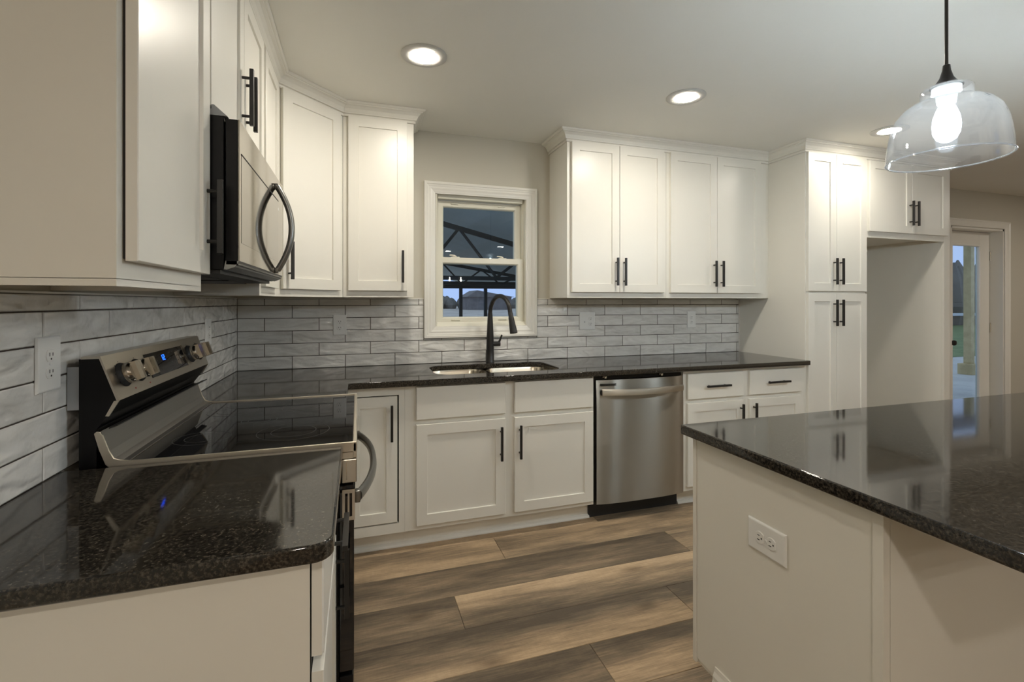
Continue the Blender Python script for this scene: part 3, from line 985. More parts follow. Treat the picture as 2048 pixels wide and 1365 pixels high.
# ------------------------------------------------------------------ dishwasher
dw = thing('dishwasher', (2.37, -.3, 0), 'stainless steel dishwasher with bowed bar handle under the counter', 'dishwasher')
D0, D1 = 2.060, 2.680
bm = BM(); box(bm, BK, D0 - .006, D1 + .004, .03, .612, .11, .874); obj('tub', bm, M['gap'], dw)
bm = BM()
nx, nz = 40, 14
z0, z1 = .106, .853
grid = []
for j in range(nz + 1):
    tz = j / nz; z = z0 + (z1 - z0) * tz
    row = []
    for i in range(nx + 1):
        t = i / nx; s_ = 2 * t - 1
        bow = .020 * (1 - abs(s_) ** 3.2)
        top = -.010 * max(0, (tz - .80) / .20) ** 1.6
        row.append(bm.verts.new(BK.p(D0 + (D1 - D0) * t, .640 + bow + top, z)))
    grid.append(row)
for j in range(nz):
    for i in range(nx):
        bm.faces.new((grid[j][i], grid[j][i + 1], grid[j + 1][i + 1], grid[j + 1][i]))
# closed shell behind it
br = [[bm.verts.new(BK.p(D0, .614, z)), bm.verts.new(BK.p(D1, .614, z))] for z in (z0, z1)]
bm.faces.new([*grid[0]] + [br[0][1], br[0][0]]); bm.faces.new([*grid[nz]] + [br[1][1], br[1][0]])
bm.faces.new([g_[0] for g_ in grid] + [br[1][0], br[0][0]]); bm.faces.new([g_[-1] for g_ in grid] + [br[1][1], br[0][1]])
bm.faces.new((br[0][0], br[0][1], br[1][1], br[1][0]))
pn = obj('front_panel', bm, M['steel_dw'], dw, True)
bm = BM()
hp = []
for k in range(25):
    t = k / 24; s_ = 2 * t - 1
    hp.append((2.083 + (2.660 - 2.083) * t, .664 + .042 * (1 - s_ ** 2), .782))
rings = []
for (u, w_, z) in hp:
    rings.append([BK.p(u, w_ + a, z + b) for a, b in ((-.005, -.019), (.006, -.017), (.008, 0), (.005, .016), (-.003, .020), (-.009, .016), (-.011, 0), (-.010, -.015))])
rings_loft(bm, rings)
hh = obj('handle', bm, M['steel'], pn, True)
for u in (2.090, 2.652):
    bm = BM(); box(bm, BK, u - .008, u + .008, .645, .668, .768, .796, .002); obj('handle_post', bm, M['rubber'], hh)
for z in (.820, .828):
    bm = BM(); box(bm, BK, 2.084, 2.185, .630, .6555, z, z + .0035); obj('vent_slot', bm, M['gap'], pn)
for u in (2.12, 2.52):
    bm = BM(); box(bm, BK, u - .014, u + .014, .60, .632, .868, .8725); box(bm, BK, u - .006, u + .006, .62, .640, .862, .870); obj('mounting_tab', bm, M['steel_sm'], dw)
bm = BM(); box(bm, BK, D0 - .018, D1 + .004, .05, TK + .012, 0.001, .107); obj('kick_plate', bm, M['rubber'], dw)

# ------------------------------------------------------------------ range
Y0, Y1 = -1.766, -1.003        # near and far sides
rg = thing('range', (.35, (Y0 + Y1) / 2, 0), 'freestanding stainless and black electric range with a glass cooktop', 'range')
bm = BM(); box(bm, LF, Y0 + .004, Y1 - .004, .035, .640, .02, .893); obj('body', bm, M['blackpl'], rg)
# backguard side profile
bg_prof = [(.034, .90), (.034, 1.184), (.078, 1.187), (.115, 1.078), (.093, 1.040), (.070, 1.008), (.070, .90)]
bm = BM(); prism(bm, LF, bg_prof, Y0 + .006, Y1 - .006); obj('backguard', bm, M['blackpl'], rg)
# steel control fascia: thin shell with visible edge
def shell(bm, path, th, u0, u1):
    n = len(path)
    inner = []
    for i, p in enumerate(path):
        a = Vector(path[max(i - 1, 0)]); b = Vector(path[min(i + 1, n - 1)])
        d = (b - a).normalized(); inner.append((p[0] - d.y * th * -1, p[1] + d.x * th * -1))
    prism(bm, LF, list(path) + inner[::-1], u0, u1)
# control face frame
nx_, nz_ = .9455, .3262
def cpt(y, s_, off):     # s_ distance down the slope from the top edge
    return Vector((.0795 + .3262 * s_ + nx_ * off, y, 1.1905 - .9455 * s_ + nz_ * off))
def cbox(bm, y0, y1, s0, s1, o0, o1):
    vs = [bm.verts.new(cpt(y, s_, o)) for o in (o0, o1) for (y, s_) in ((y0, s0), (y1, s0), (y1, s1), (y0, s1))]
    for f in [(0, 1, 2, 3), (4, 5, 6, 7), (0, 1, 5, 4), (1, 2, 6, 5), (2, 3, 7, 6), (3, 0, 4, 7)]: bm.faces.new([vs[i] for i in f])
bm = BM(); cbox(bm, -1.535, -1.225, .022, .096, -.001, .0022)
def seg(y0, y1, s0, s1): cbox(bm, y0, y1, s0, s1, .0022, .0027)
with ink(bm, 1):      # blue clock digits 12
    yy = -1.418
    seg(yy, yy + .003, .036, .054)
    y2 = yy + .009
    seg(y2, y2 + .011, .036, .0385); seg(y2 + .008, y2 + .011, .036, .046); seg(y2, y2 + .011, .0438, .0463); seg(y2, y2 + .003, .045, .054); seg(y2, y2 + .011, .0515, .054)
with ink(bm, 2):      # faint key legends
    for yk in [-1.50, -1.47, -1.36, -1.33, -1.30, -1.27]:
        for sk_ in (.034, .050, .066, .080):
            cbox(bm, yk, yk + .012, sk_, sk_ + .0016, .0022, .0024)
disp = obj('control_display', bm, [M['glossblack'], M['blue_led'], M['rubber']], rg)
bm = BM(); cbox(bm, -1.226, -1.221, .020, .098, -.001, .0035); obj('display_edge', bm, M['steel_sm'], disp)
ax = Vector((nx_, 0, nz_)); dn = Vector((.3262, 0, -.9455)); sv = Vector((0, 1, 0))
for yk in (-1.693, -1.603, -1.163, -1.073):
    ce = cpt(yk, .060, 0)
    bm = BM(); lathe(bm, ce, [(.033, 0), (.033, .002), (.030, .007), (.0275, .010), (.001, .010)], 28, ax); kb = obj('knob_bezel', bm, M['rubber'], rg, True)
    bm = BM(); lathe(bm, ce + ax * .010, [(.0265, 0), (.0275, .002), (.0275, .014), (.0245, .0185), (.001, .0185)], 28, ax)
    kn = obj('knob', bm, M['steel_sm'], rg, True)
    bm = BM()
    g0, g1 = ce + ax * .026, ce + ax * .047
    rg_ = []
    for (c0, hw, hl) in ((g0, .0100, .0262), (ce + ax * .038, .0068, .0255), (g1, .0060, .0240)):
        rg_.append([c0 + sv * a * hw + dn * b * hl for a, b in ((-1, -1), (1, -1), (1, 1), (-1, 1))])
    rings_loft(bm, rg_); obj('knob_grip', bm, M['steel_sm'], kn)
bm = BM()
prism(bm, LF, [(.040, 1.1842), (.040, 1.1900), (.0795, 1.1905), (.1185, 1.0775), (.1135, 1.0772), (.077, 1.1845)], Y0 + .001, Y1 - .001)
with ink(bm, 1):      # tick marks printed round the knobs
    for yk in (-1.693, -1.600, -1.166, -1.073):
        for k in range(7):
            a = math.radians(-120 + 40 * k)
            p = (yk + .036 * math.sin(a), .060 - .036 * math.cos(a))
            if .006 < p[1] < .112: cbox(bm, p[0] - .0012, p[0] + .0012, p[1] - .0015, p[1] + .0015, -.0002, .0004)
with ink(bm, 2):
    for yk in (-1.655, -1.56): cbox(bm, yk - .003, yk + .003, .103, .107, -.0002, .0004)
obj('control_fascia', bm, [M['steel'], M['rubber'], mat('red_print', (.35, .03, .02), .5)], rg)
for ya_ in (Y0 + .001, Y1 - .006):      # steel returns under both ends of the fascia
    bm = BM(); prism(bm, LF, [(.1185, 1.0770), (.1165, 1.0735), (.0975, 1.0390), (.090, 1.0400), (.108, 1.0770)], ya_, ya_ + .005)
    obj('end_return', bm, M['steel_soft'], rg)
# lower black trim line
bm = BM(); prism(bm, LF, [(.094, 1.010), (.112, 1.015), (.112, 1.012), (.094, 1.006)], Y0 + .01, Y1 + .004); obj('vent_lip', bm, M['rubber'], rg)
# upswept steel rear lip + frame of the cooktop
bm = BM()
path = [(.0745, 1.0005), (.0775, .990), (.0900, .948), (.100, .928), (.114, .9195), (.135, .9175)]
outer = [(p[0] + .006, p[1] + .0025) for p in path[:-1]] + [(.135, .9215)]
prism(bm, LF, path + outer[::-1], Y0 + .002, Y1 - .002)
obj('rear_splash', bm, M['steel_splash'], rg)
side_prof = [(.0665, .998), (.072, 1.003), (.0795, 1.0015), (.084, .992), (.096, .950), (.106, .931), (.118, .9255), (.140, .9235), (.689, .9235), (.689, .895), (.14, .895), (.105, .903), (.090, .918), (.078, .955)]
for ya_, yb_ in ((Y0, Y0 + .006), (Y1 - .006, Y1)):
    bm = BM(); prism(bm, LF, side_prof, ya_, yb_)
    bmesh.ops.bevel(bm, geom=list(bm.edges), offset=.0016, segments=2, affect='EDGES', profile=.5)
    obj('side_trim', bm, M['steel_soft'], rg)
bm = BM()
box(bm, LF, Y0 + .004, Y1 - .004, .135, .678, .895, .9190)
ct = obj('glass_cooktop', bm, M['glossblack'], rg)
bm = BM(); box(bm, LF, Y0 + .004, Y1 - .004, .1345, .1365, .918, .9202); obj('glass_edge', bm, M['steel_sm'], ct)
for (x, y, r) in ((.50, -1.57, .105), (.50, -1.20, .085), (.25, -1.57, .075), (.25, -1.20, .085), (.37, -1.385, .055)):
    bm = BM()
    for rr_ in (r, r * .62):
        lathe(bm, (x, y, .9190), [(rr_ - .0008, 0), (rr_ - .0008, .0002), (rr_ + .0008, .0002), (rr_ + .0008, 0)], 48)
    obj('burner_ring', bm, mat('ring_print', (.05, .05, .05), .3) if 'ring' not in M else M['ring'], ct)
# front: top trim, fascia band, door, drawer
bm = BM(); box(bm, LF, Y0, Y1, .678, .690, .876, .9215, .003); box(bm, LF, Y0, Y1, .650, .679, .876, .894); obj('front_trim', bm, M['steel_soft'], rg)
bm = BM(); box(bm, LF, Y0, Y1, .648, .690, .806, .874, .003); fb = obj('front_fascia', bm, M['steel'], rg)
bm = BM(); box(bm, LF, Y0 - .0006, Y0 + .001, .660, .663, .815, .866); obj('seam', bm, M['steel_sm'], fb)
bm = BM(); box(bm, LF, Y0 + .003, Y1 - .003, .641, .682, .262, .799, .003); od = obj('oven_door', bm, M['glossblack'], rg)
bm = BM()
for y in (Y0, Y1 - .004):
    # end cap with two slots
    box(bm, LF, y, y + .004, .650, .684, .776, .787); box(bm, LF, y, y + .004, .650, .684, .698, .709)
    box(bm, LF, y, y + .004, .650, .657, .709, .776); box(bm, LF, y, y + .004, .6645, .6695, .709, .776); box(bm, LF, y, y + .004, .677, .684, .709, .776)
box(bm, LF, Y0 + .004, Y1 - .004, .6825, .6845, .698, .787)
obj('door_cap', bm, M['steel'], od)
bm = BM()
pts = []
for k in range(25):
    t = k / 24; s_ = 2 * t - 1
    pts.append(LF.p(Y0 + .045 + (Y1 - Y0 - .09) * t, .694 + .052 * (1 - abs(s_) ** 2.4), .750))
tube(bm, pts, .0155, 14, flat=(.75, 1.15))
for t in (0, -1):
    y = pts[t].y
    box(bm, LF, y - .012, y + .012, .684, .700, .732, .768, .003)
obj('oven_handle', bm, M['greypl'] if False else M['steel_dk'], od, True)
bm = BM(); box(bm, LF, Y0 + .003, Y1 - .003, .641, .680, .06, .250, .003); obj('storage_drawer', bm, M['blackpl'], rg)
bm = BM(); box(bm, LF, Y0 + .03, Y1 - .03, .10, .60, 0.0, .04); obj('foot', bm, M['rubber'], rg)
bm = BM(); box(bm, LF, Y0 + .008, Y0 + .012, .0095, .034, 1.058, 1.165); obj('rear_bracket', bm, M['greypl'], rg)

# ------------------------------------------------------------------ microwave
my0, my1 = -1.785, -1.020
mw = thing('microwave', (.2, -1.4, 1.40), 'stainless over-the-range microwave with curved handle on the left wall', 'microwave')
bm = BM(); box(bm, LF, my0, my1, .002, .356, 1.412, 1.818, .002); obj('body', bm, M['blackpl'], mw)
bm = BM(); prism(bm, LF, [(.28, 1.8185), (.28, 1.834), (.327, 1.8345), (.327, 1.846), (.333, 1.846), (.364, 1.8185)], my0 + .002, my1 - .03); obj('top_vent', bm, M['greypl'], mw)
bm = BM()
box(bm, LF, my0, my1, .3595, .389, 1.424, 1.812, .002)
dd = obj('door', bm, M['blackpl'], mw)
bm = BM()
box(bm, LF, my0, my1, .389, .3925, 1.4355, 1.812, .0008)
obj('door_skin', bm, M['mwglass'], dd)
bm = BM(); box(bm, LF, my0 + .022, -1.135, .3925, .3931, 1.486, 1.724); wn = obj('door_window', bm, mat('door_window_glass', (.31, .29, .255), .05, 1.0), dd)
bm = BM(); box(bm, LF, my0 + .022, -1.135, .3925, .3936, 1.7235, 1.7275); obj('window_seam', bm, M['gap'], wn)
bm = BM(); prism(bm, LF, [(.389, 1.4355), (.3925, 1.4355), (.382, 1.420), (.362, 1.412), (.356, 1.414), (.36, 1.4355)], my0, my1); obj('lower_lip', bm, M['steel_dk'], dd)
bm = BM()
pts = []
hy = -1.205
for k in range(29):
    t = k / 28; s_ = 2 * t - 1
    pts.append(LF.p(hy, .400 + .050 * (1 - abs(s_) ** 2.0), 1.607 + .160 * s_))
tube(bm, pts, .0140, 14, flat=(1.1, .8))
for t in (0, -1):
    z = pts[t].z
    box(bm, LF, hy - .014, hy + .014, .3925, .404, z - .010, z + .010, .002)
obj('door_handle', bm, M['steel_dk'], dd, True)
bm = BM()
box(bm, LF, my0 + .01, my1 - .01, .02, .345, 1.402, 1.413)
box(bm, LF, my0 + .06, my0 + .34, .06, .27, 1.398, 1.403); box(bm, LF, my1 - .34, my1 - .06, .06, .27, 1.398, 1.403)
obj('underside', bm, M['rubber'], mw)
bm = BM()
box(bm, LF, my1 - .115, my1 - .105, .3925, .3932, 1.69, 1.70); obj('indicator', bm, M['whitegl'], mw)

# ------------------------------------------------------------------ outlets
def outlet_face(bm_w, bm_s, fr, u, z, w0, vert=True):
    """one duplex receptacle"""
    for s_ in (-1, 1):
        if vert: cu_, cz_ = u, z + s_ * .0195
        else: cu_, cz_ = u + s_ * .0195, z
        pr = []
        for k in range(20):
            a = 2 * PI * k / 20
            x_, z_ = .0170 * math.cos(a), .0170 * math.sin(a)
            if vert: z_ = max(-.0138, min(.0138, z_))
            else: x_ = max(-.0138, min(.0138, x_))
            pr.append((x_, z_))
        rings_loft(bm_w, [[fr.p(cu_ + x_ * f_, w0 + h, cz_ + z_ * f_) for x_, z_ in pr] for f_, h in ((1, 0), (1, .0015), (.94, .0022))])
        sl_ = ink(bm_s, 1); sl_.__enter__()
        for (a, b, hw, hh_) in ((-.006, .003, .0011, .0042), (.006, .003, .0011, .0036)):
            if vert: box(bm_s, fr, cu_ + a - hw, cu_ + a + hw, w0 + .002, w0 + .0026, cz_ + b - hh_, cz_ + b + hh_)
            else: box(bm_s, fr, cu_ + b - hh_, cu_ + b + hh_, w0 + .002, w0 + .0026, cz_ + a - hw, cz_ + a + hw)
        if vert: box(bm_s, fr, cu_ - .0021, cu_ + .0021, w0 + .002, w0 + .0026, cz_ - .0095, cz_ - .0055)
        else: box(bm_s, fr, cu_ - .0095, cu_ - .0055, w0 + .002, w0 + .0026, cz_ - .0021, cz_ + .0021)
        sl_.__exit__()
def outlet(fr, u, z, w0, wd, ht, label, name='wall_outlet', rec=(0,), vert=True, blank=None):
    root = thing(name, fr.p(u, w0, z), label, 'outlet')
    bm = BM()
    def ring(i, w_): return [fr.p(u - wd / 2 + i, w_, z - ht / 2 + i), fr.p(u + wd / 2 - i, w_, z - ht / 2 + i), fr.p(u + wd / 2 - i, w_, z + ht / 2 - i), fr.p(u - wd / 2 + i, w_, z + ht / 2 - i)]
    rings_loft(bm, [ring(0, w0 + .0003), ring(0, w0 + .002), ring(.0022, w0 + .0052), ring(.005, w0 + .0062)])
    obj('cover_plate', bm, M['plastic'], root)
    b1 = BM()
    for r_ in rec: outlet_face(b1, b1, fr, u + r_, z, w0 + .0062, vert)
    obj('receptacle', b1, [M['plastic'], M['slot']], root)
    if rec:
        bm = BM(); lathe(bm, fr.p(u + rec[0], w0 + .0062, z), [(.0032, 0), (.0032, .001), (.001, .0014)], 12, fr.n, cap1=True); obj('screw', bm, M['plastic'], root)
    if blank is not None:
        bm = BM(); lathe(bm, fr.p(u + blank, w0 + .0062, z - .006), [(.0045, 0), (.0045, .0015), (.001, .002)], 14, fr.n, cap1=True); obj('button', bm, M['greypl'], root)
    return root
W0 = .0082
outlet(LF, -1.836, 1.183, W0, .090, .128, 'white duplex outlet on the left wall tile, before the range')
outlet(LF, -.594, 1.183, W0, .090, .128, 'white duplex outlet on the left wall tile, beyond the range near the corner')
outlet(BK, .584, 1.181, W0, .080, .128, 'white duplex outlet on the back tile, left of the window')
outlet(BK, 2.315, 1.184, W0, .128, .130, 'double-width white outlet plate on the back tile, right of the window', rec=(.028,), blank=-.022)
outlet(BK, 3.242, 1.184, W0, .082, .130, 'white duplex outlet on the back tile, nearest the pantry')

# ------------------------------------------------------------------ island
IL = Fr((1.755, 0, 0), (0, 1), (-1, 0))       # island left end, w towards the range
isl = thing('kitchen_island', (2.9, -2.2, 0), 'white kitchen island cabinet with blank end panel in the right foreground', 'kitchen island')
bm = BM()
box(bm, WD, 1.765, 4.14, -2.490, -1.905, .135, ZB - .001)
box(bm, WD, 1.765, 4.14, -2.490, -1.975, 0, .135)
obj('body', bm, M['cab'], isl)
bm = BM()     # end panel with toe notch
pr = [(-1.902, ZB - .001), (-1.902, .150), (-1.975, .150), (-1.975, 0), (-2.470, 0), (-2.470, ZB - .001)]
a = [bm.verts.new((1.760, y, z)) for y, z in pr]; b = [bm.verts.new((1.7649, y, z)) for y, z in pr]
bm.faces.new(a); bm.faces.new(b)
for i in range(6): bm.faces.new((a[i], a[(i + 1) % 6], b[(i + 1) % 6], b[i]))
obj('end_panel', bm, M['cab'], isl)
bm = BM(); box(bm, WD, 1.7555, 1.775, -2.494, -2.4705, 0, ZB - .001, .0008); obj('corner_stile', bm, M['cab'], isl)
bm = BM(); box(bm, WD, 1.7565, 1.7649, -1.901, -1.886, .135, ZB - .001, .0008); box(bm, WD, 1.765, 4.14, -1.9045, -1.886, .135, ZB - .001); obj('face_frame', bm, M['cab'], isl)
bm = BM(); box(bm, WD, 1.776, 4.14, -2.4945, -2.4905, 0, ZB - .001); obj('back_panel', bm, M['cab'], isl)
bm = BM()
bp = [(0, 0), (.015, 0), (.015, .140), (.012, .148), (.012, .158), (.006, .171), (.004, .184), (0, .184)]
prism(bm, IL, [(w_ - .0045, z) for w_, z in bp], -2.495, -1.990)
SW = Fr((0, -2.4945, 0), (1, 0), (0, -1))
prism(bm, SW, bp, 1.755, 4.14)
obj('baseboard', bm, M['trim'], isl)
for k in range(4):
    a_ = 1.79 + k * .585
    FRR = Fr((0, -1.886, 0), (1, 0), (0, 1))
    door(isl, FRR, a_, a_ + .56, .15, .66, .0005, a_ + (.53 if k % 2 == 0 else .03), .55)
    drawer(isl, FRR, a_, a_ + .56, .69, .855, .0005)
o = outlet(IL, -2.1875, .673, -.0048, .127, .086, 'white duplex outlet mounted sideways on the island end panel', vert=False)

# ------------------------------------------------------------------ recessed ceiling lights
def downlight(x, y, label, group=None, m='lens'):
    root = thing('recessed_light', (x, y, ZC), label, 'ceiling light', group)
    bm = BM(); lathe(bm, (x, y, ZC), [(.106, -.0005), (.106, -.003), (.101, -.0065), (.094, -.0075), (.070, -.0070), (.064, -.0060), (.0625, -.0005)], 48)
    obj('trim_ring', bm, M['ring_paint'], root, True)
    bm = BM(); lathe(bm, (x, y, ZC), [(.0620, -.0062), (.058, -.0078), (.046, -.0092), (.025, -.0100), (.0008, -.0103)], 32, cap0=True)
    obj('lens', bm, M[m], root, True)
    return root
downlight(.985, -.985, 'round recessed ceiling light in front of the left wall cabinets, nearest the range')
downlight(2.43, -.985, 'round recessed ceiling light before the cabinets right of the window')
downlight(4.06, -.965, 'round recessed ceiling light before the pantry, beside the glass pendant', m='lens_soft')
for (x, y) in ((.55, -4.2), (.9, -7.6), (2.62, -7.2), (3.5, -6.05), (.45, -5.6), (6.6, -3.2), (7.3, -1.5)):  # fifth and last are added out of view to brighten foreground panels and right wall
    downlight(x, y, 'unseen round recessed ceiling light, one of a set partly added to brighten the room', 'recessed lights behind the island', m='lens_rear')

# ------------------------------------------------------------------ pendant
def pendant(px_, py_, label):
    pe = thing('pendant_lamp', (px_, py_, ZC), label, 'pendant light')
    bm = BM(); lathe(bm, (px_, py_, ZC), [(.06, 0), (.06, -.012), (.052, -.022), (.001, -.024)], 32); obj('canopy', bm, M['black'], pe, True)
    bm = BM(); tube(bm, [(px_, py_, ZC - .02), (px_, py_, 1.975)], .0042, 10); obj('cord', bm, M['black'], pe)
    bm = BM(); lathe(bm, (px_, py_, 0), [(.0055, 1.992), (.0085, 1.990), (.010, 1.975), (.0155, 1.955), (.026, 1.938), (.037, 1.931), (.037, 1.929)], 32, cap0=True, cap1=True); obj('socket_cap', bm, M['black'], pe, True)
    bm = BM(); lathe(bm, (px_, py_, 0), [(.033, 1.928), (.033, 1.912), (.024, 1.908), (.021, 1.884), (.019, 1.882)], 32, cap0=True, cap1=True); obj('socket', bm, M['whitegl'], pe, True)
    # glass shade, with wall thickness
    outp = [(.0375, 1.929), (.052, 1.928), (.0575, 1.922), (.0575, 1.897), (.062, 1.891), (.078, 1.886), (.098, 1.872), (.115, 1.850), (.1255, 1.820), (.1315, 1.785), (.1345, 1.755), (.1360, 1.732)]
    inp = [(r - .0028, h - .0015) for r, h in outp][::-1]
    bm = BM(); lathe(bm, (px_, py_, 0), outp + [(.1368, 1.7295), (.1340, 1.7285)] + inp, 64)
    gs = obj('glass_shade', bm, M['shade'], pe, True)
    bm = BM(); lathe(bm, (px_, py_, 0), [(.1355 + .0024 * math.cos(a_ * PI / 5), 1.7275 + .0024 * math.sin(a_ * PI / 5)) for a_ in range(11)], 64)
    obj('shade_rim', bm, M['rim'], gs, True)
    bm = BM(); lathe(bm, (px_, py_, 0), [(.0125, 1.890), (.0145, 1.882), (.022, 1.868), (.0295, 1.845), (.032, 1.822), (.030, 1.800), (.022, 1.783), (.010, 1.775), (.0006, 1.774)], 32, cap0=True); bl = obj('bulb', bm, M['envelope'], pe, True)
    bm = BM(); lathe(bm, (px_, py_, 0), [(.006, 1.872), (.013, 1.862), (.0185, 1.842), (.020, 1.822), (.018, 1.804), (.010, 1.792), (.0006, 1.789)], 24, cap0=True); obj('filament', bm, M['bulb'], bl, True)
pendant(2.262, -2.318, 'clear glass dome pendant on a black cord over the island')
pendant(3.05, -2.318, 'middle clear glass pendant over the island, unseen, added to brighten the ceiling')  # this and the next pendant are unseen, added for more ceiling light
pendant(3.84, -2.318, 'far clear glass pendant over the island, unseen, added to brighten the ceiling')
# dining-area fixture behind the camera (its bulbs show as glints in the window)
ch = thing('chandelier', (3.0, -8.4, ZC), 'black bar chandelier with two bulbs behind the camera', 'chandelier')
bm = BM(); tube(bm, [(3.0, -8.4, ZC - .001), (3.0, -8.4, 1.95)], .008, 10); obj('stem', bm, M['black'], ch)
bm = BM(); tube(bm, [(2.8, -8.4, 1.95), (3.2, -8.4, 1.95)], .010, 10); obj('bar', bm, M['black'], ch)
for x in (2.86, 3.14):
    bm = BM(); lathe(bm, (x, -8.4, 0), [(.010, 1.945), (.010, 1.90), (.016, 1.885), (.022, 1.865), (.016, 1.845), (.001, 1.838)], 20, cap0=True); obj('bulb', bm, M['bulb_warm'], ch, True)


# ------------------------------------------------------------------ outdoors
bm = BM()
gv = [[bm.verts.new((x, y, -.12)) for x in (-60, -10, 10, 40, 120)] for y in (T + .01, 6, 30, 60, 160)]
for j in range(4):
    for i in range(4): bm.faces.new((gv[j][i], gv[j][i + 1], gv[j + 1][i + 1], gv[j + 1][i]))
tag(obj('field', bm, M['field']), 'pale dry grass field beyond the kitchen window', 'field', kind='stuff')
bm = BM(); box(bm, WD, -2, 20, T + .01, 4.6, -.10, -.03); tag(obj('patio_slab', bm, M['concrete'], loc=(9, 2.3, -.1)), 'pale concrete patio slab outside the glass door', 'patio')
# lawn strip past the slab
bm = BM(); box(bm, WD, 10, 40, 4.62, 16, -.12, -.02); tag(obj('lawn', bm, M['grass']), 'short green lawn past the patio outside the glass door', 'lawn', kind='stuff')
# porch post
bm = BM(); box(bm, WD, 11.53, 11.64, 2.6, 2.72, -.03, 2.62, .006); pp = obj('porch_post', bm, M['timber'], loc=(11.58, 2.68, -.03)); tag(pp, 'square treated timber porch post outside the glass door', 'post')
bm = BM(); box(bm, WD, 11.47, 11.70, 2.55, 2.78, -.029, .17, .004); obj('post_base', bm, M['timber'], pp)
bm = BM(); box(bm, WD, 6.0, 18, 2.62, 2.76, 2.625, 2.86); tag(obj('porch_beam', bm, M['barn'], loc=(12, 2.7, 2.63)), 'dark horizontal porch beam above the timber post', 'beam')
bm = BM(); box(bm, WD, 9.4, 9.5, 1.2, 1.3, -.03, 2.7, .004); tag(obj('porch_trim_post', bm, M['whitewood'], loc=(9.45, 1.25, -.03)), 'pale blue-white trim board at the right edge of the door glass', 'post')
bm = BM(); box(bm, WD, 10.2, 30, 7.0, 7.06, .88, .96); tag(obj('fence_rail', bm, M['whitewood'], loc=(20, 7, .9)), 'thin pale horizontal rail beyond the porch post', 'fence rail')
# steel-truss shelter
def rz(x, y): return 2.88 - .235 * (x - 2.1) + .035 * (y - 5)
bm = BM()
vs = []
xs = [-5 + .35 * k for k in range(37)]
for zoff in (0, .03):
    for y in (1.2, 26):
        vs.append([bm.verts.new((x, y, rz(x, y) + zoff + (.018 if k % 2 else 0))) for k, x in enumerate(xs)])
for k in range(36):
    bm.faces.new((vs[0][k], vs[0][k + 1], vs[1][k + 1], vs[1][k])); bm.faces.new((vs[2][k], vs[2][k + 1], vs[3][k + 1], vs[3][k]))
    bm.faces.new((vs[0][k], vs[0][k + 1], vs[2][k + 1], vs[2][k])); bm.faces.new((vs[1][k], vs[1][k + 1], vs[3][k + 1], vs[3][k]))
rf = tag(obj('shelter_roof', bm, M['roofmetal'], loc=(2, 8, 2.8)), 'grey-green metal shelter roof seen through the kitchen window', 'roof')
def truss(y, z_at, x0, x1, zb, sl, node0, sp, label, th=.075):
    root = thing('roof_truss', ((x0 + x1) / 2, y, z_at(x0)), label, 'roof truss', )
    bm = BM(); v = lambda x, z: (x, y, z)
    pr = [(x0, z_at(x0)), (x1, z_at(x1)), (x1, z_at(x1) - th), (x0, z_at(x0) - th)]
    a = [bm.verts.new((p[0], y - .03, p[1])) for p in pr]; b = [bm.verts.new((p[0], y + .03, p[1])) for p in pr]
    bm.faces.new(a); bm.faces.new(b)
    for i in range(4): bm.faces.new((a[i], a[(i + 1) % 4], b[(i + 1) % 4], b[i]))
    obj('top_chord', bm, M['truss'], root)
    bm = BM(); box(bm, WD, x0, x1, y - .03, y + .03, zb - .07, zb); obj('bottom_chord', bm, M['truss'], root)
    x = node0 - sp * 3
    while x < x1:
        for s_ in (-1, 1):
            xe = x + s_ * sp / 2
            zt = z_at(x) - .04; 
            if x < x0 or x > x1 or xe < x0 or xe > x1 or zt < zb + .1: continue
            bm = BM(); tube(bm, [v(x, zt), v(xe, zb - .02)], .026, 8); obj('web', bm, M['truss'], root)
        x += sp
    return root
truss(5.0, lambda x: 2.722 - .242 * (x - 2.086), -1.6, 4.4, 1.78, -.242, 2.375, 1.36, 'dark steel roof truss nearest the kitchen window', .085)
truss(12.0, lambda x: 2.80 - .16 * (x - 2.2), -1.0, 7.2, 1.93, -.16, 4.55, 1.3, 'dark steel roof truss farther out past the kitchen window', .10)
bm = BM(); box(bm, WD, -1, 7.4, 12.2, 12.32, 1.77, 2.0); tag(obj('shelter_beam', bm, M['truss'], loc=(3.2, 12.2, 1.8)), 'dark horizontal shelter beam carried by two posts', 'beam')
for i, x in enumerate((3.92, 4.76)):
    bm = BM(); box(bm, WD, x - .05, x + .05, 12.2, 12.3, -.1, 1.768)
    tag(obj('shelter_post', bm, M['truss'], loc=(x, 12.25, -.1)), ('dark shelter post at the left part of the lower window pane', 'dark shelter post just left of the faucet in the lower window pane')[i], 'post')
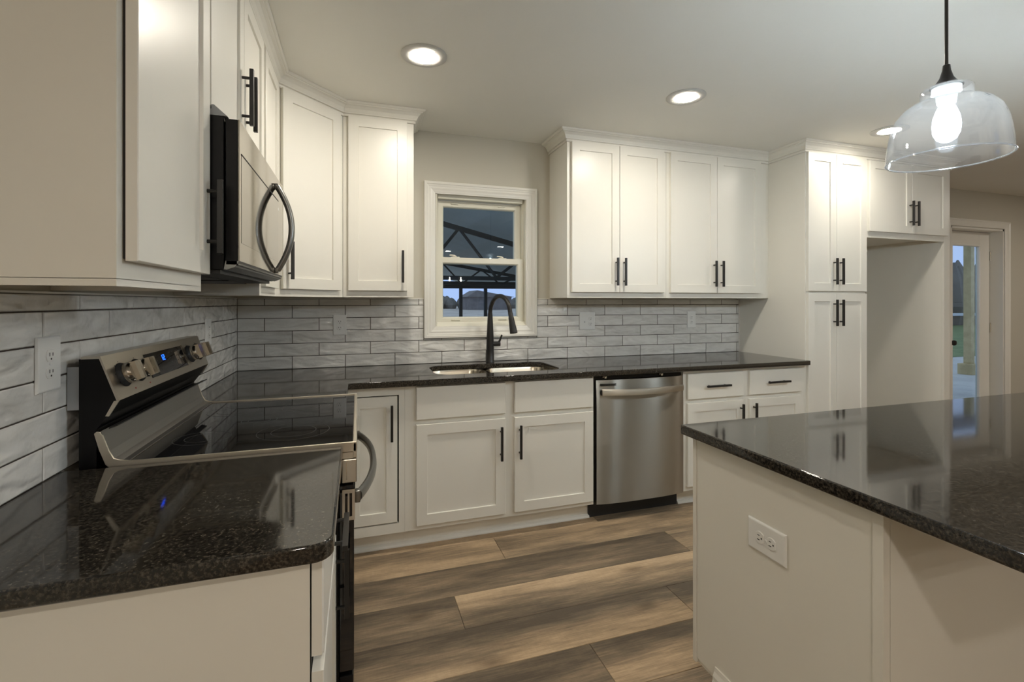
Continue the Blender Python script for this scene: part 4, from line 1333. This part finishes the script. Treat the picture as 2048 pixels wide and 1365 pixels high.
# distant barn
bn = thing('barn', (23, 82, -.12), 'grey weathered barn across the field, seen between the shelter posts', 'barn')
bm = BM(); box(bm, WD, 19.5, 27.5, 80, 86, -.119, 2.2); obj('wall', bm, M['barn'], bn)
bm = BM()
pr = [(19.0, 2.2), (21, 3.4), (28, 2.2)]
a = [bm.verts.new((p[0], 79.6, p[1])) for p in pr]; b = [bm.verts.new((p[0], 86.4, p[1])) for p in pr]
bm.faces.new(a); bm.faces.new(b)
for i in range(3): bm.faces.new((a[i], a[(i + 1) % 3], b[(i + 1) % 3], b[i]))
obj('roof', bm, M['barn'], bn)
# tree line: many blobs as one uncountable mass
bm = BM()
rr = random.Random(9)
for k in range(230):
    x = -30 + k * .85 + rr.random(); y = 95 + rr.random() * 7; s_ = .9 + rr.random() * .8
    h = 1.9 + rr.random() * .9
    lathe(bm, (x, y, -.119), [(s_ * .7, 0), (s_, h * .4), (s_ * .8, h * .75), (s_ * .4, h * 1.02), (.05, h * 1.12)], 8)
tag(obj('tree_line', bm, M['brush']), 'dark low tree line at the far edge of the field', 'trees', kind='stuff')
# hedge of bare brush behind the porch
bm = BM()
rr = random.Random(31)
for k in range(90):
    x = 24 + k * .26 + rr.random() * .3; y = 15 + rr.random() * 1.6; s_ = .5 + rr.random() * .5; h = 2.1 + rr.random() * 1.5
    lathe(bm, (x, y, -.02), [(s_ * .6, 0), (s_, h * .4), (s_ * .7, h * .75), (s_ * .35, h * .97), (.04, h * 1.1)], 7)
tag(obj('thicket', bm, M['brush']), 'grey-brown bare thicket behind the porch post', 'bushes', kind='stuff')
# bare trees behind the porch
for i, (x, y, h, lb) in enumerate(((29, 19.5, 5.6, 'bare tree left of the porch post, seen through the door glass'), (36, 21, 6.5, 'taller bare tree farther behind the porch post'))):
    tr = thing('bare_tree', (x, y, -.1), lb, 'tree')
    bm = BM(); tube(bm, [(x, y, -.1), (x + .1, y, h * .5), (x, y, h)], [.16, .11, .03], 8); obj('trunk', bm, M['brush'], tr)
    bm = BM(); rr = random.Random(20 + i)
    for k in range(60):
        z = h * (.25 + .72 * rr.random()); a = rr.random() * 2 * PI; l = (1.2 + rr.random() * 1.3) * (1.1 - z / h * .6)
        p = Vector((x, y, z)); q = p + Vector((math.cos(a) * l, math.sin(a) * l, l * .7)); r2 = q + Vector((math.cos(a + .6), math.sin(a + .6), .9)) * l * .5
        tube(bm, [p, q, r2], [.03, .018, .006], 5)
    obj('branches', bm, M['brush'], tr)
